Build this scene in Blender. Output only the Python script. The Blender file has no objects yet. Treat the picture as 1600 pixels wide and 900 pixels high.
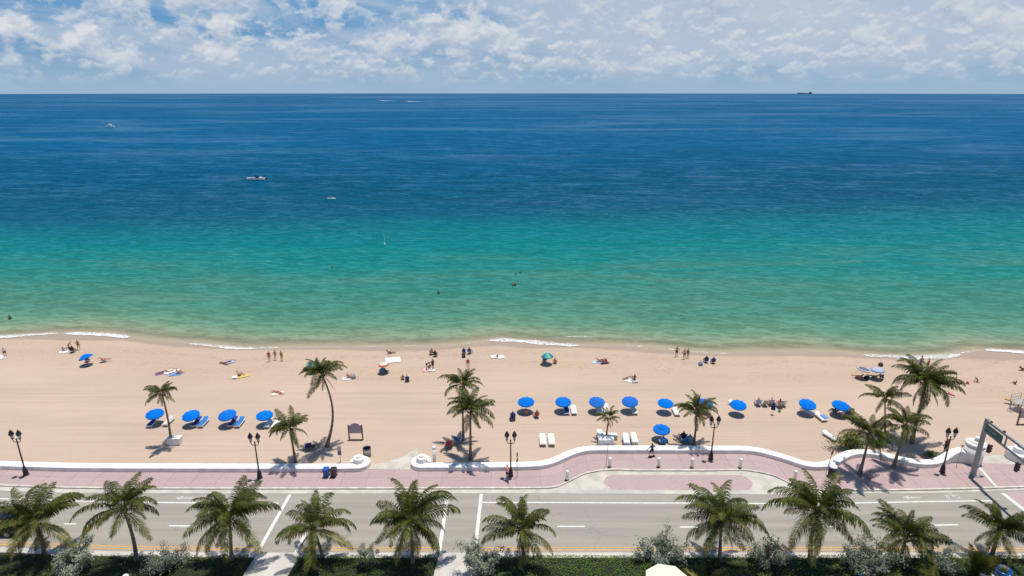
import bpy, bmesh, math, random
from mathutils import Vector, Matrix, noise as mnoise
from math import sin, cos, pi, radians, sqrt, atan2, exp
random.seed(7)
SC = bpy.context.scene
COL = SC.collection
# ------------------------------------------------------------------ camera
CAM_H, FPX, PITCH = 39.0, 964.0, radians(17.7)
cam_d = bpy.data.cameras.new("camera")
cam = bpy.data.objects.new("camera", cam_d); COL.objects.link(cam)
cam.location = (0, 0, CAM_H)
cam.rotation_euler = (pi/2 - PITCH, 0, 0)
cam_d.sensor_width = 36.0
cam_d.lens = FPX/1600*36.0
cam_d.clip_start = 0.5; cam_d.clip_end = 120000
SC.camera = cam
SC.render.resolution_x = 1024; SC.render.resolution_y = 576
SC.view_settings.view_transform = 'Standard'; SC.view_settings.look = 'None'
SC.view_settings.exposure = 0.0; SC.view_settings.gamma = 1.0
SC.cycles.max_bounces = 6; SC.cycles.transparent_max_bounces = 8
SC.cycles.caustics_reflective = False; SC.cycles.caustics_refractive = False
SUN_EL, SUN_AZ = radians(82.0), radians(48.0)          # azimuth clockwise from +Y (seaward)
# ------------------------------------------------------------------ node helper
class NT:
    def __init__(s, tree): s.t = tree; s.n = tree.nodes; s.l = tree.links
    def node(s, typ, **kw):
        nd = s.n.new(typ)
        for k, v in kw.items(): setattr(nd, k, v)
        return nd
    def set(s, sock, v):
        if hasattr(v, 'is_output'): s.l.new(v, sock)
        else: sock.default_value = v
    def math(s, op, a, b=0.0, c=0.0, clamp=False):
        nd = s.node('ShaderNodeMath', operation=op, use_clamp=clamp)
        s.set(nd.inputs[0], a); s.set(nd.inputs[1], b); s.set(nd.inputs[2], c)
        return nd.outputs[0]
    def smooth(s, x, a, b, lo=0.0, hi=1.0):
        nd = s.node('ShaderNodeMapRange', interpolation_type='SMOOTHSTEP')
        for i, v in enumerate((x, a, b, lo, hi)): s.set(nd.inputs[i], v)
        return nd.outputs[0]
    def mix(s, f, a, b, mode='MIX'):
        nd = s.node('ShaderNodeMix', data_type='RGBA', blend_type=mode)
        s.set(nd.inputs[0], f)
        for i, v in ((6, a), (7, b)):
            if not hasattr(v, 'is_output') and len(v) == 3: v = (*v, 1)
            s.set(nd.inputs[i], v)
        return nd.outputs[2]
    def comb(s, x, y, z):
        nd = s.node('ShaderNodeCombineXYZ')
        for i, v in enumerate((x, y, z)): s.set(nd.inputs[i], v)
        return nd.outputs[0]
    def scale(s, vec, k):
        nd = s.node('ShaderNodeVectorMath', operation='MULTIPLY')
        s.set(nd.inputs[0], vec); s.set(nd.inputs[1], k)
        return nd.outputs[0]
    def noise(s, vec, sc, det=4.0, rough=0.55, dist=0.0):
        nd = s.node('ShaderNodeTexNoise')
        s.set(nd.inputs['Vector'], vec); s.set(nd.inputs['Scale'], sc)
        s.set(nd.inputs['Detail'], det); s.set(nd.inputs['Roughness'], rough); s.set(nd.inputs['Distortion'], dist)
        return nd.outputs['Fac']
    def ramp(s, fac, stops, interp='LINEAR'):
        nd = s.node('ShaderNodeValToRGB'); cr = nd.color_ramp; cr.interpolation = interp
        while len(cr.elements) < len(stops): cr.elements.new(0.5)
        for e, (p, c) in zip(cr.elements, stops): e.position = p; e.color = (*c, 1) if len(c) == 3 else c
        s.set(nd.inputs[0], fac)
        return nd.outputs[0]
    def bump(s, h, dist, strength=1.0, normal=None):
        nd = s.node('ShaderNodeBump')
        s.set(nd.inputs['Height'], h); nd.inputs['Distance'].default_value = dist
        nd.inputs['Strength'].default_value = strength
        if normal is not None: s.l.new(normal, nd.inputs['Normal'])
        return nd.outputs[0]
# ------------------------------------------------------------------ world: sky with cumulus
W = bpy.data.worlds.new("World"); SC.world = W; W.use_nodes = True
wt = NT(W.node_tree); wt.n.clear()
sky = wt.node('ShaderNodeTexSky', sky_type='NISHITA', sun_disc=False)
sky.sun_elevation = SUN_EL; sky.sun_rotation = SUN_AZ
sky.air_density = 1.0; sky.dust_density = 0.4; sky.ozone_density = 2.2
tc = wt.node('ShaderNodeTexCoord')
nrm = wt.node('ShaderNodeVectorMath', operation='NORMALIZE'); wt.l.new(tc.outputs['Generated'], nrm.inputs[0])
sep = wt.node('ShaderNodeSeparateXYZ'); wt.l.new(nrm.outputs[0], sep.inputs[0])
el = wt.math('ARCSINE', sep.outputs[2])
az = wt.math('ARCTAN2', sep.outputs[0], sep.outputs[1])
def cloud(S, asp, off, t0, t1, dup, seed, det=7.0, rough=0.56):
    def field(dy):
        e = wt.math('ADD', el, dy)
        v = wt.comb(wt.math('MULTIPLY', az, S), wt.math('MULTIPLY', e, S*asp), seed)
        warp = wt.noise(v, 2.2, 3.0)
        v2 = wt.comb(wt.math('ADD', wt.math('MULTIPLY', az, S), wt.math('MULTIPLY', warp, 0.5)),
                     wt.math('ADD', wt.math('MULTIPLY', e, S*asp), wt.math('MULTIPLY', warp, 0.3)), seed)
        return wt.noise(v2, 1.0, det, rough)
    n0, n1 = field(0.0), field(dup)
    dens = wt.smooth(n0, t0, t1)
    lit = wt.math('ADD', 0.42, wt.math('MULTIPLY', wt.math('SUBTRACT', n0, n1), off), clamp=True)
    return dens, lit
base = wt.scale(sky.outputs[0], (0.62, 0.90, 1.10))
low = wt.smooth(el, 0.05, 0.30)
base = wt.mix(wt.math('MULTIPLY', wt.math('SUBTRACT', 1.0, low), 0.9), base, wt.mix(wt.smooth(el, 0.0, 0.09), (2.5, 4.0, 5.7), (1.15, 2.95, 5.4)))
# thin high veil, thicker to the right
vn = wt.noise(wt.comb(wt.math('MULTIPLY', az, 3.0), wt.math('MULTIPLY', el, 22.0), 4.0), 1.0, 4.0)
veil = wt.math('MULTIPLY', wt.smooth(wt.math('ADD', az, wt.math('MULTIPLY', vn, 0.5)), 0.0, 0.45), wt.smooth(el, 0.01, 0.07))
veil = wt.math('MULTIPLY', veil, wt.smooth(el, 0.55, 0.18))
base = wt.mix(wt.math('MULTIPLY', veil, 0.8), base, (5.7, 6.3, 6.9))
hi_fade = wt.smooth(el, 0.50, 0.18)
# soft grey-blue cloud haze behind the puffs
sn = wt.noise(wt.comb(wt.math('ADD', wt.math('MULTIPLY', az, 5.0), wt.math('MULTIPLY', el, 9.0)), wt.math('MULTIPLY', el, 17.0), 6.6), 1.0, 6.0, 0.58, 0.4)
soft = wt.math('MULTIPLY', wt.math('MULTIPLY', wt.smooth(sn, 0.38, 0.60), hi_fade), 0.82)
base = wt.mix(soft, base, (4.25, 5.2, 6.65))
dark, white = (4.05, 4.9, 6.3), (7.1, 7.4, 7.75)
d1, l1 = cloud(14.0, 1.22, 5.0, 0.480, 0.60, 0.013, 5.1)
d1 = wt.math('MULTIPLY', wt.math('MULTIPLY', d1, hi_fade), wt.smooth(el, 0.018, 0.055))
white = wt.mix(wt.math('MULTIPLY', veil, 0.9), white, (6.1, 6.6, 7.2))
c1 = wt.mix(d1, base, wt.mix(l1, dark, white))
d2, l2 = cloud(32.0, 1.5, 5.0, 0.46, 0.60, 0.0045, 9.1)
d2 = wt.math('MULTIPLY', wt.math('MULTIPLY', d2, wt.smooth(el, 0.004, 0.022)), wt.smooth(el, 0.18, 0.07))
c2 = wt.mix(wt.math('MULTIPLY', d2, 0.78), c1, wt.mix(l2, (4.1, 5.0, 6.4), (6.7, 7.1, 7.6)))
hz = wt.smooth(el, 0.045, -0.002)
c3 = wt.mix(wt.math('MULTIPLY', hz, 0.9), c2, (3.3, 4.75, 6.3))
bg = wt.node('ShaderNodeBackground'); bg.inputs[1].default_value = 0.10
wt.l.new(c3, bg.inputs[0])
wo = wt.node('ShaderNodeOutputWorld'); wt.l.new(bg.outputs[0], wo.inputs[0])
# ------------------------------------------------------------------ sun
sun_d = bpy.data.lights.new("sun", 'SUN'); sun_d.energy = 4.6; sun_d.angle = radians(0.53); sun_d.color = (1.0, 0.955, 0.89)
sun = bpy.data.objects.new("sun", sun_d); COL.objects.link(sun)
sdir = Vector((cos(SUN_EL)*sin(SUN_AZ), cos(SUN_EL)*cos(SUN_AZ), sin(SUN_EL)))
sun.rotation_euler = sdir.to_track_quat('Z', 'Y').to_euler(); sun.location = (0, 20, 120)
# ------------------------------------------------------------------ survey: sight line of a photo point to a level or a plane
SP, CP = sin(PITCH), cos(PITCH)
def ray(px, py):
    x, y = (px-800)/FPX, -(py-450)/FPX
    return Vector((x, CP + SP*y, -SP + CP*y))
def P(px, py, z=0.0):
    r = ray(px, py); t = (z - CAM_H)/r.z
    return Vector((r.x*t, r.y*t, z))
def atY(px, py, Y):
    r = ray(px, py); t = Y/r.y
    return Vector((r.x*t, Y, CAM_H + r.z*t))
def mpp(v):                                     # metres per photo pixel at a point
    return (v.y*CP + (CAM_H - v.z)*SP)/FPX
def curve_fn(pts, z, ext=400.0):                # photo polyline on level z -> Y as a function of X
    g = sorted([(p.x, p.y) for p in (P(a, b, z) for a, b in pts)])
    g = [(-ext, g[0][1])] + g + [(ext, g[-1][1])]
    def f(X):
        for (x0, y0), (x1, y1) in zip(g, g[1:]):
            if X <= x1:
                t = (X-x0)/(x1-x0) if x1 > x0 else 0
                return y0 + (y1-y0)*t
        return g[-1][1]
    return f
def smooth_fn(f, r=1.2):
    ks = [(-1, .15), (-.5, .2), (0, .3), (.5, .2), (1, .15)]
    return lambda X: sum(w*f(X+k*r) for k, w in ks)
# ------------------------------------------------------------------ materials
MATS = {}
def mat(name, col, rough=0.6, var=0.0, vscale=3.0, bump=0.0, bscale=20.0, spec=0.5, col2=None, metal=0.0, obj=True):
    if name in MATS: return MATS[name]
    m = bpy.data.materials.new(name); m.use_nodes = True
    t = NT(m.node_tree); b = t.n['Principled BSDF']
    b.inputs['Roughness'].default_value = rough; b.inputs['Specular IOR Level'].default_value = spec
    b.inputs['Metallic'].default_value = metal
    crd = t.node('ShaderNodeTexCoord').outputs['Object'] if obj else t.node('ShaderNodeNewGeometry').outputs['Position']
    if var or col2:
        c2 = col2 or tuple(c*(1-var) for c in col)
        c1 = col if col2 else tuple(min(1, c*(1+var*0.6)) for c in col)
        f = t.smooth(t.noise(crd, vscale, 5.0, 0.6), 0.34, 0.66)
        t.l.new(t.mix(f, c2, c1), b.inputs['Base Color'])
    else: b.inputs['Base Color'].default_value = (*col, 1)
    if bump:
        t.l.new(t.bump(t.noise(crd, bscale, 4.0), bump), b.inputs['Normal'])
    MATS[name] = m
    return m
def leaf_mat(name, c1, c2, c3, rough=0.45, trans=0.25):
    m = bpy.data.materials.new(name); m.use_nodes = True
    t = NT(m.node_tree); t.n.clear()
    g = t.node('ShaderNodeNewGeometry'); oi = t.node('ShaderNodeObjectInfo')
    r = g.outputs['Random Per Island']
    c = t.mix(r, c1, c2)
    n = t.noise(g.outputs['Position'], 0.9, 3.0)
    c = t.mix(t.smooth(n, 0.42, 0.72), c, c3)
    hv = t.node('ShaderNodeHueSaturation')
    t.l.new(c, hv.inputs['Color']); t.l.new(t.math('ADD', 0.75, t.math('MULTIPLY', oi.outputs['Random'], 0.55)), hv.inputs['Value'])
    p = t.node('ShaderNodeBsdfPrincipled'); p.inputs['Roughness'].default_value = rough
    p.inputs['Specular IOR Level'].default_value = 0.16
    tr = t.node('ShaderNodeBsdfTranslucent')
    t.l.new(hv.outputs[0], p.inputs['Base Color'])
    t.l.new(t.scale(hv.outputs[0], (1.25, 1.2, 0.6)), tr.inputs[0])
    mx = t.node('ShaderNodeMixShader'); mx.inputs[0].default_value = trans
    t.l.new(p.outputs[0], mx.inputs[1]); t.l.new(tr.outputs[0], mx.inputs[2])
    o = t.node('ShaderNodeOutputMaterial'); t.l.new(mx.outputs[0], o.inputs[0])
    MATS[name] = m
    return m
# ------------------------------------------------------------------ mesh builder
class MB:
    def __init__(s): s.v = []; s.f = []; s.mi = []
    def add(s, vs, fs, mi=0):
        o = len(s.v); s.v += [tuple(v) for v in vs]
        s.f += [tuple(i+o for i in f) for f in fs]; s.mi += [mi]*len(fs)
        return s
    def box(s, c, d, rz=0.0, taper=1.0, mi=0, M=None):
        hx, hy, hz = d[0]/2, d[1]/2, d[2]/2
        vs = []
        for z, k in ((-hz, 1.0), (hz, taper)):
            for x, y in ((-hx, -hy), (hx, -hy), (hx, hy), (-hx, hy)): vs.append(Vector((x*k, y*k, z)))
        R = M or Matrix.Rotation(rz, 3, 'Z')
        vs = [R @ v + Vector(c) for v in vs]
        return s.add(vs, [(3,2,1,0),(4,5,6,7),(0,1,5,4),(1,2,6,5),(2,3,7,6),(3,0,4,7)], mi)
    def bbox(s, c, d, b, rz=0.0, mi=0, M=None):           # box with chamfered upright and top edges
        hx, hy, hz = d[0]/2, d[1]/2, d[2]/2
        R = M or Matrix.Rotation(rz, 3, 'Z')
        def ring(k, z):
            x, y = hx-k, hy-k
            return [(-x+b,-y,z),(x-b,-y,z),(x,-y+b,z),(x,y-b,z),(x-b,y,z),(-x+b,y,z),(-x,y-b,z),(-x,-y+b,z)]
        vs = ring(b, -hz) + ring(0, -hz+b) + ring(0, hz-b) + ring(b, hz)
        fs = [tuple(range(7,-1,-1)), tuple(range(24,32))]
        for r in range(3):
            for i in range(8):
                j = (i+1) % 8
                fs.append((r*8+i, r*8+j, r*8+8+j, r*8+8+i))
        return s.add([R @ Vector(v) + Vector(c) for v in vs], fs, mi)
    def tube(s, pts, rad, n=6, cap=True, mi=0):
        pts = [Vector(p) for p in pts]
        if not hasattr(rad, '__len__'): rad = [rad]*len(pts)
        vs, fs = [], []; up = None
        for i, p in enumerate(pts):
            d = (pts[min(i+1, len(pts)-1)] - pts[max(i-1, 0)])
            d = d.normalized() if d.length > 1e-9 else Vector((0, 0, 1))
            if up is None: up = Vector((1, 0, 0)) if abs(d.x) < 0.9 else Vector((0, 1, 0))
            a = (up - d*up.dot(d)).normalized(); up = a; b = d.cross(a)
            for k in range(n):
                t = 2*pi*k/n
                vs.append(p + (a*cos(t) + b*sin(t))*rad[i])
        for i in range(len(pts)-1):
            for k in range(n):
                j = (k+1) % n
                fs.append((i*n+k, i*n+j, i*n+n+j, i*n+n+k))
        if cap:
            fs.append(tuple(range(n-1, -1, -1))); m = (len(pts)-1)*n; fs.append(tuple(range(m, m+n)))
        return s.add(vs, fs, mi)
    def lathe(s, prof, n=12, c=(0,0,0), mi=0, M=None):
        vs, fs = [], []; c = Vector(c)
        for r, z in prof:
            for k in range(n):
                v = Vector((r*cos(2*pi*k/n), r*sin(2*pi*k/n), z))
                vs.append((M @ v if M else v) + c)
        for i in range(len(prof)-1):
            for k in range(n):
                j = (k+1) % n
                fs.append((i*n+k, i*n+j, i*n+n+j, i*n+n+k))
        if prof[0][0] > 1e-4: fs.append(tuple(range(n-1, -1, -1)))
        if prof[-1][0] > 1e-4:
            m = (len(prof)-1)*n; fs.append(tuple(range(m, m+n)))
        return s.add(vs, fs, mi)
    def prism(s, pts, z0, z1, mi=0, M=None, c=(0,0,0)):
        n = len(pts); vs = [Vector((x, y, z0)) for x, y in pts] + [Vector((x, y, z1)) for x, y in pts]
        if M: vs = [M @ v for v in vs]
        vs = [v + Vector(c) for v in vs]
        fs = [tuple(range(n-1, -1, -1)), tuple(range(n, 2*n))] + [(i, (i+1) % n, n+(i+1) % n, n+i) for i in range(n)]
        return s.add(vs, fs, mi)
    def mesh(s, name, m=None, smooth=False):
        me = bpy.data.meshes.new(name); me.from_pydata(s.v, [], s.f)
        for mm in (m if isinstance(m, (list, tuple)) else [m]):
            if mm: me.materials.append(mm)
        if any(s.mi): me.polygons.foreach_set('material_index', s.mi)
        if smooth: me.polygons.foreach_set('use_smooth', [True]*len(me.polygons))
        me.update()
        return me
    def build(s, name, m=None, parent=None, smooth=False, loc=None, rz=0.0):
        return link(name, s.mesh(name, m, smooth), parent, loc, rz)
def link(name, me, parent=None, loc=None, rz=0.0):
    o = bpy.data.objects.new(name, me); COL.objects.link(o)
    if parent is not None: o.parent = parent
    if loc is not None: o.location = loc
    if rz: o.rotation_euler = (0, 0, rz)
    return o
def tag(o, label=None, cat=None, group=None, kind=None):
    if label: o['label'] = label
    if cat: o['category'] = cat
    if group: o['group'] = group
    if kind: o['kind'] = kind
    return o
def empty(name, loc=(0,0,0), rz=0.0, label=None, cat=None, group=None):
    o = bpy.data.objects.new(name, None); COL.objects.link(o)
    o.location = loc; o.rotation_euler = (0, 0, rz); o.empty_display_size = 0.3
    return tag(o, label, cat, group)
def copy_tree(o, parent=None):
    c = o.copy(); COL.objects.link(c)
    if parent is not None: c.parent = parent
    for ch in list(o.children): copy_tree(ch, c)
    return c
def setmat(o, m, i=0):
    o.material_slots[i].link = 'OBJECT'; o.material_slots[i].material = m
class Proto:                                    # first call hands out the built thing itself, later calls copies of it
    def __init__(s, fn): s.fn = fn; s.cache = {}
    def __call__(s, key, loc, rz, label, cat, group=None, scale=1.0):
        if key not in s.cache: s.cache[key] = s.fn(*key) if isinstance(key, tuple) else s.fn(key); o = s.cache[key]
        else: o = copy_tree(s.cache[key])
        for k in ('label', 'category', 'group'):
            if k in o: del o[k]
        o.location = loc; o.rotation_euler = (0, 0, rz); o.scale = (scale,)*3
        return tag(o, label, cat, group)
# ================================================================== SETTING
# level of the land: road 0, pavement 0.14, sand 0.10 falling to the sea at -0.5
Z_ROAD, Z_PAVE, Z_SAND, Z_SEA = 0.0, 0.14, 0.10, -0.5
shore = smooth_fn(curve_fn([(-60,531),(0,527),(50,523),(90,521),(140,522),(200,527),(250,533),(298,536.5),(340,540),(366,544),(399,544.5),
    (477,543),(553,542),(605,541.5),(657,543),(708,540),(745,535),(780,531.5),(824,534.5),(888,539),(960,539.5),(1000,542),(1045,546),(1083,551),
    (1130,552.5),(1200,549),(1300,549),(1351,555),(1428,560),(1470,558),(1491,556.5),(1522,547.5),(1560,548),(1600,551),(1660,552)], -0.45))
wetl = smooth_fn(curve_fn([(-60,532),(0,529),(77,532.5),(128,532),(200,532),(264,541),(328,545),(400,545.5),(528,546),(580,549),(657,548),(708,545.5),
    (746,541.5),(780,540.5),(824,546),(875,543),(930,544),(1019,552),(1130,555.5),(1210,556),(1300,558),(1390,561),(1440,562),(1500,559),(1547,565),(1600,564),(1660,564)], -0.2))
wall_front = curve_fn([(-80,733),(0,733.7),(100,736.7),(200,737.5),(400,738),(527,738),(660,736.5),(790,735.5),(842,734.3),(865,729.5),(880,722.7),(895,715.5),
    (910,710.7),(925,708.8),(1030,708.8),(1112,709),(1165,709),(1187,711.8),(1210,718),(1240,731 if False else 727.5),(1256,733.5),(1272,735.5),(1292,735),(1306,731),(1320,722),(1331,716.5),(1344,714),
    (1365,715),(1387,720.5),(1410,726.5),(1440,731.7),(1462,731),(1474,727),(1487,722.7),(1500,722.5),(1520,726.5),(1620,730)], Z_PAVE)
kerb_in = curve_fn([(-80,757),(0,758.5),(100,762),(200,763.3),(400,763.5),(700,763),(800,763),(857,762.5),(870,760.5),(882,756),(900,746.5),(915,739.5),(940,734.8),(962,733.7),
    (1000,735),(1100,735.2),(1162,734),(1185,737.3),(1200,740.5),(1215,745),(1230,753),(1245,760),(1265,764),(1305,766),(1400,766),(1500,764),(1600,761),(1680,760)], Z_PAVE)
gutter = curve_fn([(-80,766),(0,767),(100,770.5),(400,771.7),(800,771),(1200,773),(1307,771),(1450,771),(1600,766),(1680,765)], Z_ROAD)
road_near = curve_fn([(-80,853),(0,856),(175,862.5),(375,864.5),(800,864.5),(1200,864.5),(1400,864.5),(1600,866),(1680,866)], Z_ROAD)

# ---- ground far and wide
ground_m = mat("ground_paving", (0.36,0.33,0.29), 0.85, 0.2, 0.5, 0.01, 8, obj=False)
g = MB().add([(-4000,-4000,-0.06),(4000,-4000,-0.06),(4000,48,-0.06),(-4000,48,-0.06)], [(0,1,2,3)])
tag(g.build("ground", ground_m), kind="structure")

# ---- sand
def make_sand_mat():
    m = bpy.data.materials.new("sand"); m.use_nodes = True
    t = NT(m.node_tree); b = t.n['Principled BSDF']; b.inputs['Specular IOR Level'].default_value = 0.25
    pos = t.node('ShaderNodeNewGeometry').outputs['Position']
    at = t.node('ShaderNodeAttribute'); at.attribute_name = 'wet'
    at2 = t.node('ShaderNodeAttribute'); at2.attribute_name = 'strand'
    at3 = t.node('ShaderNodeAttribute'); at3.attribute_name = 'bed'
    big = t.smooth(t.noise(t.scale(pos, (0.05, 0.16, 1)), 1.0, 4.0), 0.3, 0.7)
    c = t.mix(big, (0.440,0.330,0.246), (0.498,0.376,0.280))
    fine = t.noise(pos, 7.0, 4.0, 0.7)
    c = t.mix(t.math('MULTIPLY', t.smooth(fine, 0.35, 0.7), 0.28), c, (0.54,0.425,0.325))
    # raked lines along the beach
    rk = t.noise(t.scale(pos, (0.035, 2.1, 1)), 1.0, 4.0, 0.65, 0.25)
    rkm = t.smooth(t.noise(t.scale(pos, (0.03, 0.09, 1)), 1.0, 3.0), 0.35, 0.6)
    rkd = t.math('MULTIPLY', t.smooth(rk, 0.50, 0.66), rkm)
    c = t.mix(t.math('MULTIPLY', rkd, 0.33), c, (0.35,0.25,0.175))
    # trodden strand with footprints, weed specks
    vo = t.node('ShaderNodeTexVoronoi'); vo.inputs['Scale'].default_value = 1.6
    t.l.new(t.scale(pos, (0.8, 1.3, 1)), vo.inputs['Vector'])
    fp = t.smooth(vo.outputs['Distance'], 0.42, 0.12)
    fpm = t.math('MULTIPLY', t.smooth(t.noise(pos, 0.22, 4.0), 0.42, 0.62), at2.outputs['Fac'])
    foot = t.math('MULTIPLY', fp, fpm)
    c = t.mix(t.math('MULTIPLY', foot, 0.45), c, (0.34,0.24,0.16))
    c = t.mix(t.math('MULTIPLY', at2.outputs['Fac'], 0.38), c, (0.44,0.318,0.218))
    wd = t.math('MULTIPLY', at2.outputs['Fac'], t.smooth(t.noise(t.scale(pos, (0.25, 1.2, 1)), 1.7, 6.0, 0.75), 0.60, 0.70))
    c = t.mix(t.math('MULTIPLY', wd, 0.6), c, (0.22,0.155,0.10))
    at4 = t.node('ShaderNodeAttribute'); at4.attribute_name = 'wrack'
    wk = t.math('MULTIPLY', at4.outputs['Fac'], t.smooth(t.noise(t.scale(pos, (0.7, 2.2, 1)), 1.4, 6.0, 0.8), 0.50, 0.62))
    c = t.mix(t.math('MULTIPLY', wk, 0.55), c, (0.17,0.115,0.07))
    wet = at.outputs['Fac']
    c = t.mix(wet, c, (0.345,0.255,0.185))
    c = t.mix(at3.outputs['Fac'], c, (0.40,0.345,0.235))
    t.l.new(c, b.inputs['Base Color'])
    t.l.new(t.math('SUBTRACT', 0.95, t.math('MULTIPLY', wet, 0.42)), b.inputs['Roughness'])
    dimp = t.noise(t.scale(pos, (0.5, 1.0, 1)), 1.3, 3.0)
    h = t.math('ADD', t.math('MULTIPLY', rk, 0.10), t.math('ADD', t.math('MULTIPLY', fine, 0.045), t.math('ADD', t.math('MULTIPLY', foot, -0.12), t.math('MULTIPLY', dimp, 0.13))))
    h = t.math('MULTIPLY', h, t.math('SUBTRACT', 1.0, t.math('MULTIPLY', wet, 0.85)))
    t.l.new(t.bump(h, 1.0, 0.55), b.inputs['Normal'])
    return m
sand_m = make_sand_mat()
def sand_z(X, Y):
    d = shore(X) - Y
    if d > 9: return Z_SAND
    if d > 0: return Z_SEA + 0.03 + (Z_SAND - Z_SEA - 0.03)*sin(pi/2*d/9)
    return max(-3.0, Z_SEA + 0.03 + d*0.075)
xs = [-400,-300,-220,-160,-125] + [-105 + i*1.0 for i in range(211)] + [125,160,220,300,400]
rows = []
for X in xs:
    s, w = shore(X), wetl(X); w = min(w, s-0.25)
    y0 = wall_front(X) + 0.3; ds = [y0 + (s-9-y0)*k/22 for k in range(22)] + [s-9+k*0.5 for k in range(19)] + [s+1, s+3, s+8, s+20]
    rows.append((X, s, w, ds))
v, wet, strand, bed_, wrack = [], [], [], [], []
for X, s, w, ds in rows:
    for Y in ds:
        z = sand_z(X, Y) + 0.025*mnoise.noise(Vector((X*0.22, Y*0.4, 0)))*min(1, max(0, (s-Y)/4))
        v.append((X, Y, z))
        wob = 0.35*mnoise.noise(Vector((X*0.5, Y*0.8, 3)))
        wet.append(max(0.0, min(1.0, (Y - w + wob)/0.5 + 0.3)))
        dd = s - Y; wrack.append(max(exp(-((dd - 5.2 - 1.6*mnoise.noise(Vector((X*.11, 4, 0))))/.55)**2), .55*exp(-((dd - 9.5 - 1.8*mnoise.noise(Vector((X*.07, 9, 0))))/.8)**2))); bed_.append(max(0.0, min(1.0, (-dd+.6)/2.2)))
        strand.append(max(0.0, min(1.0, (16 + 3*mnoise.noise(Vector((X*.08, 0, 1))) - dd)/7)))
nr = len(rows[0][3])
f = [(i*nr+j, (i+1)*nr+j, (i+1)*nr+j+1, i*nr+j+1) for i in range(len(xs)-1) for j in range(nr-1)]
me = bpy.data.meshes.new("beach_sand"); me.from_pydata(v, [], f); me.materials.append(sand_m)
me.attributes.new("wet", 'FLOAT', 'POINT').data.foreach_set('value', wet)
me.attributes.new("bed", 'FLOAT', 'POINT').data.foreach_set('value', bed_)
me.attributes.new("wrack", 'FLOAT', 'POINT').data.foreach_set('value', wrack)
me.attributes.new("strand", 'FLOAT', 'POINT').data.foreach_set('value', strand)
me.polygons.foreach_set('use_smooth', [True]*len(me.polygons))
tag(link("beach_sand", me), kind="structure")

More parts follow.
